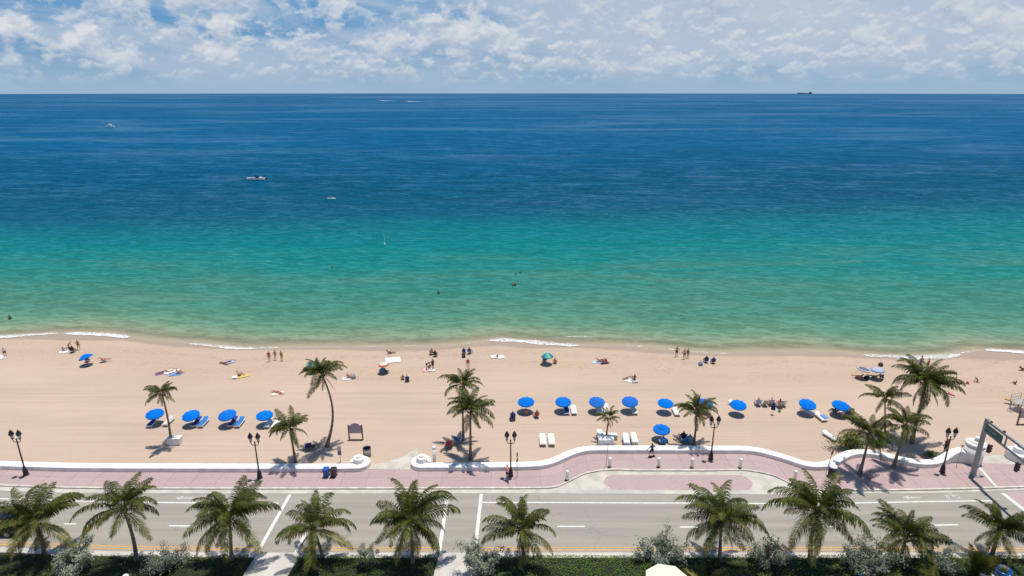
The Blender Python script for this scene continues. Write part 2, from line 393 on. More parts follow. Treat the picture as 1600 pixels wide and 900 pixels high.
# ---- sea (falls away with the curve of the earth)
def make_sea_mat():
    m = bpy.data.materials.new("sea_water"); m.use_nodes = True
    t = NT(m.node_tree); b = t.n['Principled BSDF']
    pos = t.node('ShaderNodeNewGeometry').outputs['Position']
    at = t.node('ShaderNodeAttribute'); at.attribute_name = 'offshore'; d = at.outputs['Fac']
    sx = t.node('ShaderNodeSeparateXYZ'); t.l.new(pos, sx.inputs[0])
    nb = t.noise(t.scale(pos, (0.012, 0.03, 1)), 1.0, 5.0, 0.55, 0.4)
    nb2 = t.noise(t.scale(pos, (0.05, 0.16, 1)), 1.0, 4.0, 0.6, 0.5)
    amp = t.smooth(d, 2, 60, 1.5, 30.0)
    amp2 = t.smooth(d, 4, 60, 1.0, 13.0)
    dd = t.math('ADD', d, t.math('ADD', t.math('MULTIPLY', t.math('SUBTRACT', nb, 0.5), amp), t.math('MULTIPLY', t.math('SUBTRACT', nb2, 0.5), amp2)))
    dd = t.math('ADD', dd, t.math('MULTIPLY', t.math('MULTIPLY', sx.outputs[0], -0.11), t.smooth(d, 30, 110)))
    K = 420.0
    st = [(0,(.350,.300,.200)),(3,(.235,.260,.165)),(8,(.110,.220,.138)),(16,(.056,.188,.134)),(27,(.034,.172,.132)),(38,(.018,.166,.138)),(50,(.005,.158,.147)),
          (64,(.0003,.146,.149)),(80,(.0002,.130,.149)),(95,(.0002,.108,.144)),(110,(.0002,.082,.129)),(128,(.0002,.070,.125)),(160,(.0002,.066,.128)),(240,(.0002,.068,.145)),(420,(.001,.078,.176))]
    c = t.ramp(t.math('DIVIDE', dd, K, clamp=True), [(a/K, col) for a, col in st])
    # sandy bars showing through the shallows
    bar = t.smooth(t.noise(t.scale(pos, (0.018, 0.07, 1)), 1.0, 5.0, 0.6, 0.6), 0.46, 0.66)
    bm = t.math('MULTIPLY', t.smooth(dd, 6, 20), t.smooth(dd, 72, 44))
    c = t.mix(t.math('MULTIPLY', t.math('MULTIPLY', bar, bm), 0.32), c, (.092,.178,.122))
    # wind bands on the open water, their paler sky reflection mixed into the colour
    s1 = t.noise(t.scale(pos, (0.0034, 0.0095, 1)), 1.0, 7.0, 0.64, 0.5)
    s2 = t.noise(t.scale(pos, (0.0006, 0.0019, 1)), 1.0, 7.0, 0.66, 0.5)
    w1 = t.math('MULTIPLY', t.smooth(s1, 0.48, 0.66), t.smooth(d, 160, 420))
    w2 = t.math('MULTIPLY', t.smooth(s2, 0.46, 0.62), t.smooth(d, 800, 2500))
    ww = t.math('MAXIMUM', t.math('MULTIPLY', w1, t.smooth(d, 5000, 1200)), w2)
    c = t.mix(t.math('MULTIPLY', ww, 0.34), c, (.040,.150,.290))
    # wavelets: light and dark of their slopes put into the colour, crests mirror the sky
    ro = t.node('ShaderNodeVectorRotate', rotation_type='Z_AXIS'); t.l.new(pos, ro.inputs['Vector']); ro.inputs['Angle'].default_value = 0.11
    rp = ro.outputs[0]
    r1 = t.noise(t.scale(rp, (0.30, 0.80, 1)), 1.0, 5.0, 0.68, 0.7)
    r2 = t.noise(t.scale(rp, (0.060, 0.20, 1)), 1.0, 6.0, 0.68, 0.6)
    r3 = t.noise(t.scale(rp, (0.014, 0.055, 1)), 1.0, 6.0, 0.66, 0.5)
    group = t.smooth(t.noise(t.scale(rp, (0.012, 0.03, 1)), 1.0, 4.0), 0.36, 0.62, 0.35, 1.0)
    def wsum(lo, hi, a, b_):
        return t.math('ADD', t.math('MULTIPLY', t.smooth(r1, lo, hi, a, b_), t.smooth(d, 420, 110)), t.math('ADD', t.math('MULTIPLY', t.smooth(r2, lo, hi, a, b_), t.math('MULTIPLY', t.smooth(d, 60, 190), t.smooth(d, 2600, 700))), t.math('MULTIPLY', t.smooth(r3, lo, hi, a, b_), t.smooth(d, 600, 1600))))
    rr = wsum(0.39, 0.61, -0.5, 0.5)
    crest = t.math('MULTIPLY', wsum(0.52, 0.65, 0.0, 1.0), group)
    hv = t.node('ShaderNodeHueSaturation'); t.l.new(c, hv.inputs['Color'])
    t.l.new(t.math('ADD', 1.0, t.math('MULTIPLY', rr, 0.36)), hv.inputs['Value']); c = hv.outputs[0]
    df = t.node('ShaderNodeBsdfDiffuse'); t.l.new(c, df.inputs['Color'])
    gl = t.node('ShaderNodeBsdfGlossy'); gl.inputs['Color'].default_value = (1,1,1,1)
    t.l.new(t.smooth(d, 150, 3000, 0.15, 0.35), gl.inputs['Roughness'])
    wv = t.noise(t.scale(pos, (0.16, 0.42, 1)), 1.0, 3.0, 0.5, 0.5)
    wv2 = t.noise(t.scale(pos, (0.75, 1.5, 1)), 1.0, 4.0, 0.62, 0.4)
    wv3 = t.noise(t.scale(pos, (0.03, 0.11, 1)), 1.0, 3.0, 0.5, 0.4)
    h = t.math('ADD', t.math('MULTIPLY', wv, 0.55), t.math('ADD', t.math('MULTIPLY', wv2, 0.24), t.math('MULTIPLY', wv3, 1.5)))
    h = t.math('MULTIPLY', h, t.smooth(d, 0, 25, 0.35, 1.0))
    nb_ = t.bump(h, 1.0, 0.75)
    t.l.new(nb_, df.inputs['Normal']); t.l.new(nb_, gl.inputs['Normal'])
    fr = t.node('ShaderNodeFresnel'); fr.inputs['IOR'].default_value = 1.33; t.l.new(nb_, fr.inputs['Normal'])
    # a ruffled sea mirrors only part of what a flat one would; slicks and wind bands mirror more
    k = t.math('ADD', t.smooth(d, 15, 200, 0.13, 0.045), t.math('MULTIPLY', ww, 0.10))
    wm = t.node('ShaderNodeMixShader'); t.l.new(t.math('ADD', t.math('MULTIPLY', fr.outputs[0], k), t.math('MULTIPLY', crest, t.smooth(d, 100, 600, 0.15, 0.095)), clamp=True), wm.inputs[0])
    t.l.new(df.outputs[0], wm.inputs[1]); t.l.new(gl.outputs[0], wm.inputs[2])
    # the thin edge of the water lets the wet sand through
    tr = t.node('ShaderNodeBsdfTransparent')
    mx = t.node('ShaderNodeMixShader')
    e = t.math('ADD', d, t.math('MULTIPLY', t.math('SUBTRACT', nb2, 0.5), 3.0))
    t.l.new(t.smooth(e, 0.0, 5.0, 0.05, 1.0), mx.inputs[0])
    t.l.new(tr.outputs[0], mx.inputs[1]); t.l.new(wm.outputs[0], mx.inputs[2])
    t.l.new(mx.outputs[0], t.n['Material Output'].inputs['Surface'])
    return m
ds = [0,.6,1.3,2.2,3.4,5,7,9.5,12,15,18.5,22,26,30,35,40,45,50,56,62,68,75,82,89,96,103,110,117,125,134,144,156,170,186,205,228,255,290,330,380,440,520,620,750,900,1100,1350,1650,2000,2500,3100,3900,4900,6200,7800,9800,12000,14500,17500,20500,24000,28000,33000]
NX = 181
v, off = [], []
RE2 = 2*7.4e6
for i in range(NX):
    s = 2*i/(NX-1) - 1
    for d in ds:
        half = 135 + d*1.15
        X = s*half
        Y = shore(X)*max(0, 1 - d/250) + 97.0*min(1, d/250) + d
        v.append((X, Y, Z_SEA - (X*X + Y*Y)/RE2)); off.append(d)
n = len(ds)
f = [(i*n+j, (i+1)*n+j, (i+1)*n+j+1, i*n+j+1) for i in range(NX-1) for j in range(n-1)]
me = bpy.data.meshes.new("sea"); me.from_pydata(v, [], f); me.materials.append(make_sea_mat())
me.attributes.new("offshore", 'FLOAT', 'POINT').data.foreach_set('value', off)
me.polygons.foreach_set('use_smooth', [True]*len(me.polygons))
tag(link("sea", me), kind="structure")
def sea_z(X, Y): return Z_SEA - (X*X + Y*Y)/RE2
def PS(px, py):                                  # photo point on the curved sea
    z = Z_SEA
    for _ in range(12):
        p = P(px, py, z); z = sea_z(p.x, p.y)
    return p

# ---- surf
foam_m = bpy.data.materials.new("foam"); foam_m.use_nodes = True
t = NT(foam_m.node_tree); b = t.n['Principled BSDF']; b.inputs['Base Color'].default_value = (0.78,0.78,0.76,1); b.inputs['Roughness'].default_value = 0.7
tr = t.node('ShaderNodeBsdfTransparent'); mx = t.node('ShaderNodeMixShader')
fpos = t.node('ShaderNodeNewGeometry').outputs['Position']
fat = t.node('ShaderNodeAttribute'); fat.attribute_name = 'core'
fn = t.noise(t.scale(fpos, (1.0, 1.6, 1)), 2.2, 6.0, 0.72)
t.l.new(t.smooth(t.math('ADD', t.math('SUBTRACT', fn, 0.5), fat.outputs['Fac']), 0.33, 0.62), mx.inputs[0])
t.l.new(tr.outputs[0], mx.inputs[1]); t.l.new(b.outputs[0], mx.inputs[2]); t.l.new(mx.outputs[0], t.n['Material Output'].inputs['Surface'])
def surf(segs):
    vs, fs, core = [], [], []
    for (x0, x1, y0, y1, wid, k) in segs:           # photo span, strength, width in metres
        a, bb = P(x0, y0, -0.45), P(x1, y1, -0.45)
        nseg = max(6, int((bb.x-a.x)/0.45)); o = len(vs)
        for i in range(nseg+1):
            u = i/nseg; X = a.x + (bb.x-a.x)*u
            yl = a.y + (bb.y-a.y)*u
            Yc = shore(X)*0.75 + yl*0.25 if abs(shore(X)-yl) < 3 else yl
            w = wid*(0.55 + 0.9*abs(mnoise.noise(Vector((X*0.22, 7.7, 0))))+0.25*mnoise.noise(Vector((X*1.1, 2.2, 0))))*min(1, 8*u*(1-u)+0.15)
            Yc += 0.5*mnoise.noise(Vector((X*0.13, 1.5, 0))) + 0.18*mnoise.noise(Vector((X*0.9, 1.5, 0)))
            for q, (oy, h, c) in enumerate(((-0.7, 0.03, 0.0), (-0.3, 0.09, 1.0), (0.15, 0.13, 0.8), (0.6, 0.07, 0.35), (1.3, 0.03, -0.1))):
                vs.append((X, Yc + oy*w*2.6, max(sand_z(X, Yc+oy*w*2.6), Z_SEA) + h)); core.append(c*0.55*k)
            if i:
                for q in range(4):
                    r = o + (i-1)*5 + q
                    fs.append((r, r+5, r+6, r+1))
    me = bpy.data.meshes.new("surf_foam"); me.from_pydata(vs, [], fs); me.materials.append(foam_m)
    me.attributes.new("core", 'FLOAT', 'POINT').data.foreach_set('value', core)
    me.polygons.foreach_set('use_smooth', [True]*len(me.polygons))
    o = link("surf_foam", me); o['kind'] = 'stuff'; return o
tag(surf([(-40,92,528,520,1.0,1.0),(104,205,520,526,1.3,1.05),(200,240,527,532,.6,.6),(296,345,536.5,541,.7,.9),(340,400,540,544,.9,1.0),(398,436,543.5,543,.8,.8),(440,540,543,542,.6,.55),(560,610,541,540,.4,.7),
      (632,652,535,534,.3,.7),(690,706,534,533,.3,.6),(718,770,535,531,.5,.7),(764,905,531,539.5,1.15,1.0),(884,925,525.5,526,.35,.8),(980,989,539,539.5,.3,.8),(994,1002,539,539.5,.3,.8),(1043,1056,545.5,546,.4,.9),
      (1080,1140,550.5,552,.5,.75),(1170,1200,553,553,.5,.5),(1345,1420,552.5,557,1.0,.9),(1400,1500,557,553.5,1.2,.95),(1500,1526,551,546,.6,.8),(1536,1640,545.5,549,1.15,1.1)]),
    "white foam of small waves breaking along the water's edge", "foam")

# ---- generic strips
def strip(name, fa, fb, z, m, xs, parent=None, kind=None, thick=0.0, n=1):
    mb = MB(); vs, fs = [], []
    for X in xs:
        ya, yb = fa(X), fb(X)
        for k in range(n+1): vs.append((X, ya + (yb-ya)*k/n, z))
    N = len(xs); r = n+1
    fs = [(i*r+k, (i+1)*r+k, (i+1)*r+k+1, i*r+k+1) for i in range(N-1) for k in range(n)]
    if thick:
        o = len(vs)
        for i, X in enumerate(xs): vs += [(X, fa(X), z-thick), (X, fb(X), z-thick)]
        for i in range(N-1):
            fs.append((o+2*i, o+2*i+2, (i+1)*r, i*r)); fs.append((i*r+n, (i+1)*r+n, o+2*i+3, o+2*i+1))
        fs.append((o, 0, n, o+1)); e = (N-1)*r; fs.append((o+2*N-2, o+2*N-1, e+n, e))
    o = mb.add(vs, fs).build(name, m, parent)
    if kind: o['kind'] = kind
    return o
def rng(a, b, st): 
    k = max(1, int(round((b-a)/st))); return [a + (b-a)*i/k for i in range(k+1)]
XL, XR = -170.0, 170.0
_yd = P(800, 822.5).y; _yn = road_near(0); _yb = P(800, 785).y; _l1 = (_yd+_yn)/2+.3; _l2 = (_yd+_yb)/2
TRACKS = (_l1-.85-.15, _l1+.85-.15, _l2-.85-.15, _l2+.85-.15)
def make_asphalt():
    m = bpy.data.materials.new("asphalt"); m.use_nodes = True
    t = NT(m.node_tree); b = t.n['Principled BSDF']; b.inputs['Roughness'].default_value = 0.88; b.inputs['Specular IOR Level'].default_value = 0.3
    pos = t.node('ShaderNodeNewGeometry').outputs['Position']
    a = t.smooth(t.noise(t.scale(pos, (0.05, 1.0, 1)), 1.0, 5.0, 0.6), 0.32, 0.68)
    c = t.mix(a, (0.272,0.243,0.203), (0.332,0.298,0.250))
    c = t.mix(t.math('MULTIPLY', t.smooth(t.noise(pos, 9.0, 5.0, 0.75), 0.4, 0.7), 0.35), c, (0.44,0.40,0.34))
    c = t.mix(t.math('MULTIPLY', t.smooth(t.noise(pos, 0.35, 6.0, 0.6), 0.55, 0.75), 0.35), c, (0.27,0.25,0.21))
    sxy = t.node('ShaderNodeSeparateXYZ'); t.l.new(pos, sxy.inputs[0])
    for yc in TRACKS:                                   # tyre-darkened wheel tracks
        dd_ = t.math('ABSOLUTE', t.math('SUBTRACT', sxy.outputs[1], t.math('ADD', yc, t.math('MULTIPLY', t.noise(t.scale(pos, (0.03, 0, 1)), 1.0, 2.0), 0.3))))
        c = t.mix(t.math('MULTIPLY', t.smooth(dd_, 0.55, 0.08), t.smooth(t.noise(t.scale(pos, (0.08, 0.8, 1)), 1.0, 4.0), 0.3, 0.7, 0.10, 0.34)), c, (0.215,0.192,0.160))
    c = t.mix(t.math('MULTIPLY', t.smooth(t.noise(t.scale(pos, (0.7, 1.1, 1)), 0.8, 3.0, 0.5), 0.68, 0.74), 0.35), c, (0.14,0.125,0.11))
    # hairline cracks and oil spots
    vo = t.node('ShaderNodeTexVoronoi', feature='DISTANCE_TO_EDGE'); vo.inputs['Scale'].default_value = 0.22
    wv = t.noise(pos, 1.4, 4.0)
    vv = t.node('ShaderNodeVectorMath', operation='ADD'); t.l.new(t.scale(pos, (0.8, 1.5, 1)), vv.inputs[0]); t.l.new(t.comb(wv, wv, wv), vv.inputs[1])
    t.l.new(vv.outputs[0], vo.inputs['Vector'])
    cr = t.math('MULTIPLY', t.smooth(vo.outputs['Distance'], 0.012, 0.002), t.smooth(t.noise(pos, 0.12, 2.0), 0.48, 0.6))
    c = t.mix(t.math('MULTIPLY', cr, 0.32), c, (0.13,0.12,0.10))
    t.l.new(c, b.inputs['Base Color'])
    t.l.new(t.bump(t.noise(pos, 30.0, 3.0), 0.006), b.inputs['Normal'])
    return m
asphalt = make_asphalt()
def make_pavers():
    m = bpy.data.materials.new("pink_pavers"); m.use_nodes = True
    t = NT(m.node_tree); b = t.n['Principled BSDF']; b.inputs['Roughness'].default_value = 0.85; b.inputs['Specular IOR Level'].default_value = 0.3
    pos = t.node('ShaderNodeNewGeometry').outputs['Position']; oi = t.node('ShaderNodeObjectInfo')
    br = t.node('ShaderNodeTexBrick'); br.inputs['Scale'].default_value = 1.0
    br.inputs['Color1'].default_value = (0.400,0.286,0.268,1); br.inputs['Color2'].default_value = (0.448,0.325,0.302,1); br.inputs['Mortar'].default_value = (0.34,0.25,0.235,1)
    br.inputs['Mortar Size'].default_value = 0.008; br.inputs['Brick Width'].default_value = 0.24; br.inputs['Row Height'].default_value = 0.12
    t.l.new(pos, br.inputs['Vector'])
    c = t.mix(t.math('MULTIPLY', t.smooth(t.noise(pos, 0.5, 6.0, 0.65), 0.35, 0.7), 0.42), br.outputs['Color'], (0.42,0.325,0.305))
    c = t.mix(t.math('MULTIPLY', t.smooth(t.noise(t.scale(pos,(1.4,3.0,1)), 1.2, 6.0, 0.75), 0.60, 0.72), 0.25), c, (0.28,0.215,0.20))
    hv = t.node('ShaderNodeHueSaturation'); t.l.new(c, hv.inputs['Color'])
    t.l.new(t.math('ADD', 0.955, t.math('MULTIPLY', oi.outputs['Random'], 0.09)), hv.inputs['Value'])
    t.l.new(hv.outputs[0], b.inputs['Base Color'])
    t.l.new(t.bump(br.outputs['Fac'], 0.006, -0.5), b.inputs['Normal'])
    return m
pavers = make_pavers()
concrete = mat("pale_concrete", (0.50,0.46,0.39), 0.85, 0.16, 0.7, 0.004, 30, obj=False)
concrete_p = mat("path_concrete", (0.52,0.48,0.425), 0.85, 0.14, 0.5, 0.004, 30, obj=False)
joint_m = mat("joint_dirt", (0.26,0.20,0.18), 0.95, 0.2, 4, obj=False)
paint_w = mat("road_paint_white", (0.70,0.68,0.62), 0.7, 0.18, 5, obj=False)
paint_o = mat("road_paint_orange", (0.62,0.33,0.085), 0.7, 0.18, 5, obj=False)
kerb_m = mat("kerb_stone", (0.56,0.51,0.43), 0.85, 0.2, 1.2, 0.004, 30, obj=False)

def const(d, f): return lambda X: f(X) + d
fine_xs = rng(XL, -70, 5) + rng(-69.5, 69.5, 0.5) + rng(70, XR, 5)
road = strip("road", road_near, gutter, Z_ROAD, asphalt, rng(XL, XR, 2.0), kind="structure")
apron = strip("gutter_apron", const(0.02, gutter), const(0.05, kerb_in), Z_ROAD+0.012, concrete, fine_xs, kind="structure", thick=0.05)
# kerb in lengths of about three metres, each its own stone
kerb = empty("kerb"); kerb['kind'] = 'structure'
X = -60.0; i = 0
while X < 60:
    strip("kerb_stone", kerb_in, const(0.24, kerb_in), Z_PAVE + 0.01, kerb_m, rng(X, X+2.985, 0.5), kerb, thick=0.2); X += 3.0
for a, bnd in ((XL, -60.01), (60.01, XR)): strip("kerb_stone", kerb_in, const(0.24, kerb_in), Z_PAVE+0.01, kerb_m, rng(a, bnd, 4), kerb, thick=0.2)
# promenade
prom_back = lambda X: wall_front(X) + 0.5
prom = strip("promenade", const(0.25, kerb_in), prom_back, Z_PAVE - 0.015, joint_m, fine_xs, kind="structure", thick=0.2)
X = -62.0
while X < 68:
    w = 2.6
    for r in range(2):
        lo = (lambda r: (lambda x: kerb_in(x) + 0.26 + (prom_back(x) - kerb_in(x) - 0.28)*r/2))(r)
        hi = (lambda r: (lambda x: kerb_in(x) + 0.245 + (prom_back(x) - kerb_in(x) - 0.28)*(r+1)/2))(r)
        strip("paving_slab", lo, hi, Z_PAVE, pavers, rng(X+.014, X+w-.014, 0.65), prom, thick=0.012)
    X += w
# island in the lay-by
def stadium(px0, px1, pyt, pyb, z, n=10):
    a, c = P(px0, pyb, z), P(px1, pyb, z); y0, y1 = a.y, P(px0, pyt, z).y; r = (y1-y0)/2
    pts = [(c.x - r*.9 + r*.9*cos(t), y0 + r + r*sin(t)) for t in [(-pi/2) + pi*k/n for k in range(n+1)]]
    pts += [(a.x + r*.9 + r*.9*cos(t), y0 + r + r*sin(t)) for t in [pi/2 + pi*k/n for k in range(n+1)]]
    return pts
isl = MB().prism(stadium(945, 1184, 741, 765.2, 0.05), 0.0, 0.045).build("lay_by_island", kerb_m); isl['kind'] = 'structure'
MB().prism(stadium(947, 1182, 742, 764.4, 0.05), 0.046, 0.06).build("paved_infill", pavers, isl)
# inland kerb of the road, and the garden bed behind
k2 = strip("inland_kerb", const(-0.62, road_near), const(0.0, road_near), 0.08, concrete_p, rng(XL, XR, 2.0), kind="structure", thick=0.2)
soil = mat("garden_soil", (0.05,0.038,0.026), 0.95, 0.4, 3, 0.03, 6, obj=False)
bed = strip("garden_soil_bed", lambda X: 34.0, const(-0.63, road_near), 0.05, soil, rng(XL, XR, 4.0), kind="structure", thick=0.15)
# footpaths crossing the bed from the crossings
def poly_sheet(name, pts, m, parent=None, kind=None, th=0.03):
    n = len(pts); vs = list(pts) + [Vector((p.x, p.y, p.z-th)) for p in pts]
    fs = [tuple(range(n))] + [((i+1) % n, i, n+i, n+(i+1) % n) for i in range(n)]
    o = MB().add(vs, fs).build(name, m, parent)
    if kind: o['kind'] = kind
    return o
for q in ([(374,905),(446,905),(470,866.5),(402,866.5)], [(675,905),(737,905),(745,866.5),(686,866.5)]):
    pp = [P(a, b, 0.09) for a, b in q]
    d0, d1 = pp[3]-pp[0], pp[2]-pp[1]
    pp[0] = pp[0] - d0*0.5; pp[1] = pp[1] - d1*0.5
    poly_sheet("footpath", pp, concrete_p, kind="structure", th=0.1)
# beach access paths
poly_sheet("beach_access_path", [P(a, b, 0.13) for a, b in [(578,733),(640,733),(641,722),(655,708),(652,700),(630,713),(604,722),(582,726)]], concrete, kind="structure", th=0.05)
poly_sheet("beach_access_path", [P(a, b, 0.132) for a, b in [(1528,727),(1680,742),(1660,716),(1600,714),(1560,711),(1531,713)]], concrete, kind="structure", th=0.05)
# painted lines: parts of the road
def line(pa, pb, w, m=paint_w, z=0.004, name="lane_line"):
    a, c = P(*pa, z), P(*pb, z); d = (c-a).normalized(); nrm = Vector((-d.y, d.x, 0))*w/2
    k = max(1, int((c-a).length/1.5)); vs, fs = [], []
    for i in range(k+1):
        p = a.lerp(c, i/k); vs += [p-nrm, p+nrm]
        if i: fs.append((2*i-2, 2*i, 2*i+1, 2*i-1))
    return MB().add(vs, fs).build(name, m, road)
bike = curve_fn([(-80,778),(0,779),(125,783),(300,785.7),(440,786),(760,785),(830,785),(1200,786.7),(1340,785.7),(1450,783.7),(1532,782.5)], 0.004)
xA, xB, xC = P(436,786).x, P(752,785).x, P(1552,782).x
for a, c in ((-90, xA), (xB, xC)): strip("lane_line", const(-0.08, bike), const(0.08, bike), 0.004, paint_w, rng(a, c, 1.0), road)
for a, c in (((-60,816),(-40,816.5)), ((100,818.3),(119,818.6)), ((264,821.5),(305,822)), ((460,822.3),(500,822.3)), ((871,822.4),(914,822.6)), ((1062,823.4),(1105,823.6)), ((1261,823.4),(1303,823)), ((1460,820.5),(1497,819.8))):
    line(a, c, 0.16, name="lane_dash")
line((453,773),(402,863.5), .32, name="crossing_line"); line((507,772.5),(462,864), .32, name="crossing_line")
line((700,772),(686,863.8), .32, name="crossing_line"); line((752,771.8),(742,863.8), .32, name="crossing_line")
for o in (0.42, 0.72):
    xe = [-90, P(400,863).x, P(468,863).x, P(684,863).x, P(746,863).x, 110]
    for a, c in ((xe[0], xe[1]), (xe[2], xe[3]), (xe[4], xe[5])):
        strip("edge_line", const(o-.06, road_near), const(o+.06, road_near), 0.004, paint_o, rng(a, c, 2.0), road)
paint_worn = mat("road_paint_worn", (0.52,0.49,0.43), 0.75, 0.35, 5, obj=False)
def arrow(px, py, L=1.9):
    p = P(px, py, 0.004); MB().add([(0,0,0),(-.7,.32,0),(-.7,-.32,0),(-.7,.09,0),(-.7,-.09,0),(-L,.09,0),(-L,-.09,0)], [(0,1,2),(3,5,6,4)]).build("lane_arrow", paint_worn, road, loc=p, rz=pi)
arrow(274, 778); arrow(1410, 777.3); arrow(1474, 775.4, 1.0)
bp = P(1488, 776, 0.004); bm_ = MB()
for cx in (-.45, .45):
    pts = [(cx+.3*cos(2*pi*k/14), .3*sin(2*pi*k/14)) for k in range(14)]; pin = [(cx+.22*cos(2*pi*k/14), .22*sin(2*pi*k/14)) for k in range(14)]
    bm_.add([(x,y,0) for x,y in pts+pin], [(k,(k+1)%14,14+(k+1)%14,14+k) for k in range(14)])
for a, c in (((-.45,0),(-.2,.4)),((-.2,.4),(.3,.4)),((.3,.4),(0,0)),((0,0),(-.2,.4)),((.45,0),(.28,.55)),((.15,.55),(.28,.55))):
    a, c = Vector((*a,.001)), Vector((*c,.001)); n = (c-a).normalized(); n = Vector((-n.y,n.x,0))*.045
    bm_.add([a-n,c-n,c+n,a+n], [(0,1,2,3)])
bm_.build("bicycle_symbol", paint_worn, road, loc=bp)
# brick crossing at the right and its white edge bands
pk = [P(a, b, 0.005) for a, b in [(1572,769),(1606,801),(1660,830),(1800,830),(1800,766),(1600,767)]]
poly_sheet("brick_intersection", pk, pavers, road, th=0.003)
line((1567,770.5),(1612,806), .42, z=0.009, name="crossing_line")
line((1528,727.5),(1556,759.5), .26, z=0.146, name="paving_band")
# ================================================================== PLANTS
bark = mat("palm_bark", (0.19,0.155,0.13), 0.9, 0.45, 5, 0.02, 14)
bark_n = bark.node_tree
frond_g = leaf_mat("palm_leaf", (0.034,0.050,0.010), (0.158,0.160,0.032), (0.025,0.038,0.009), 0.5, 0.24)
frond_y = leaf_mat("palm_leaf_yellow", (0.19,0.175,0.040), (0.25,0.20,0.055), (0.12,0.135,0.032))
frond_b = leaf_mat("palm_leaf_dry", (0.24,0.17,0.09), (0.30,0.215,0.12), (0.19,0.12,0.065), 0.8, 0.1)
nut_m = mat("coconut_husk", (0.17,0.16,0.045), 0.7, 0.3, 8)
def frond_mesh(elev, bend, seed, hang=0.75, n=62):
    """leaf of length 1 pointing +X: an arching rib with two rows of hanging leaflets"""
    rnd = random.Random(seed); mb = MB()
    pts = []; a = elev; p = Vector((0,0,0)); K = 14
    tw = rnd.uniform(-.35, .35)
    for i in range(K+1):
        pts.append(p.copy())
        a -= bend/K*(0.25 + 1.5*i/K)
        p = p + Vector((cos(a), 0.05*tw*i/K, sin(a)))/K
    mb.tube(pts, [0.013*(1-0.8*i/K)+0.0015 for i in range(K+1)], 3, False)
    def at(t):
        x = t*K; i = min(int(x), K-1); return pts[i].lerp(pts[i+1], x-i), (pts[i+1]-pts[i]).normalized()
    for side in (-1, 1):
        for j in range(n):
            t = 0.13 + 0.86*(j + rnd.uniform(-.3,.3))/n
            if rnd.random() < 0.05: continue
            q, d = at(min(.995, max(.1, t)))
            L = 0.25*(0.45 + 0.55*sin(pi*min(1, (t*1.06)**0.8)))*rnd.uniform(.70, 1.15)
            if t > .9: L *= 0.8
            sd = Vector((0, side, 0)); up = d.cross(sd)*(-side if side < 0 else 1)
            up = Vector((-d.z, 0, d.x))
            fw = 0.55 + 0.5*t
            dir0 = (sd*1.0 + d*fw + up*rnd.uniform(.05, .3)).normalized()
            dr = hang*rnd.uniform(.6, 1.6)
            dir1 = (dir0 + Vector((0,0,-1))*dr*0.9).normalized(); dir2 = (dir0 + Vector((0,0,-1))*dr*2.1).normalized()
            w = 0.0082*rnd.uniform(.7, 1.2); wd = d*w
            a0 = q; a1 = a0 + dir0*L*.34; a2 = a1 + dir1*L*.36; a3 = a2 + dir2*L*.30
            mb.add([a0-wd*.5, a0+wd*.5, a1-wd, a1+wd, a2-wd*.8, a2+wd*.8, a3], [(0,2,3,1),(2,4,5,3),(4,6,5)])
    return mb.mesh("frond", frond_g)
FR = {}
for nm, e, bnd, hg, k in (("spear",84,14,.25,1), ("up",68,74,.8,3), ("mid",46,104,1.35,4), ("out",26,96,1.5,4), ("low",-4,80,1.5,3), ("drop",-34,48,1.0,2), ("dead",-62,26,.5,2)):
    FR[nm] = [frond_mesh(radians(e), radians(bnd), hash((nm, i)) % 9973 if False else (len(nm)*131 + i*37 + int(e*7)), hg) for i in range(k)]
def trunk_mesh(base, top, r0, r1, bow, seed, nut=True):
    """base and top in local space; the stem flares at its foot and bows sideways"""
    mb = MB(); K = 30; rnd = random.Random(seed)
    pts, rad = [], []
    for i in range(K+1):
        u = i/K
        p = Vector(base).lerp(Vector(top), u) + Vector(bow)*sin(pi*u)
        pts.append(p)
        r = r0 + (r1-r0)*min(1, u*1.1) + 0.9*r0*exp(-u*9) + (0.010 if i % 2 else -0.004)
        if u > .93: r *= 1.0 + 2.5*(u-.93)
        rad.append(r)
    mb.tube(pts, rad, 8)
    return mb.mesh("trunk", bark, True)
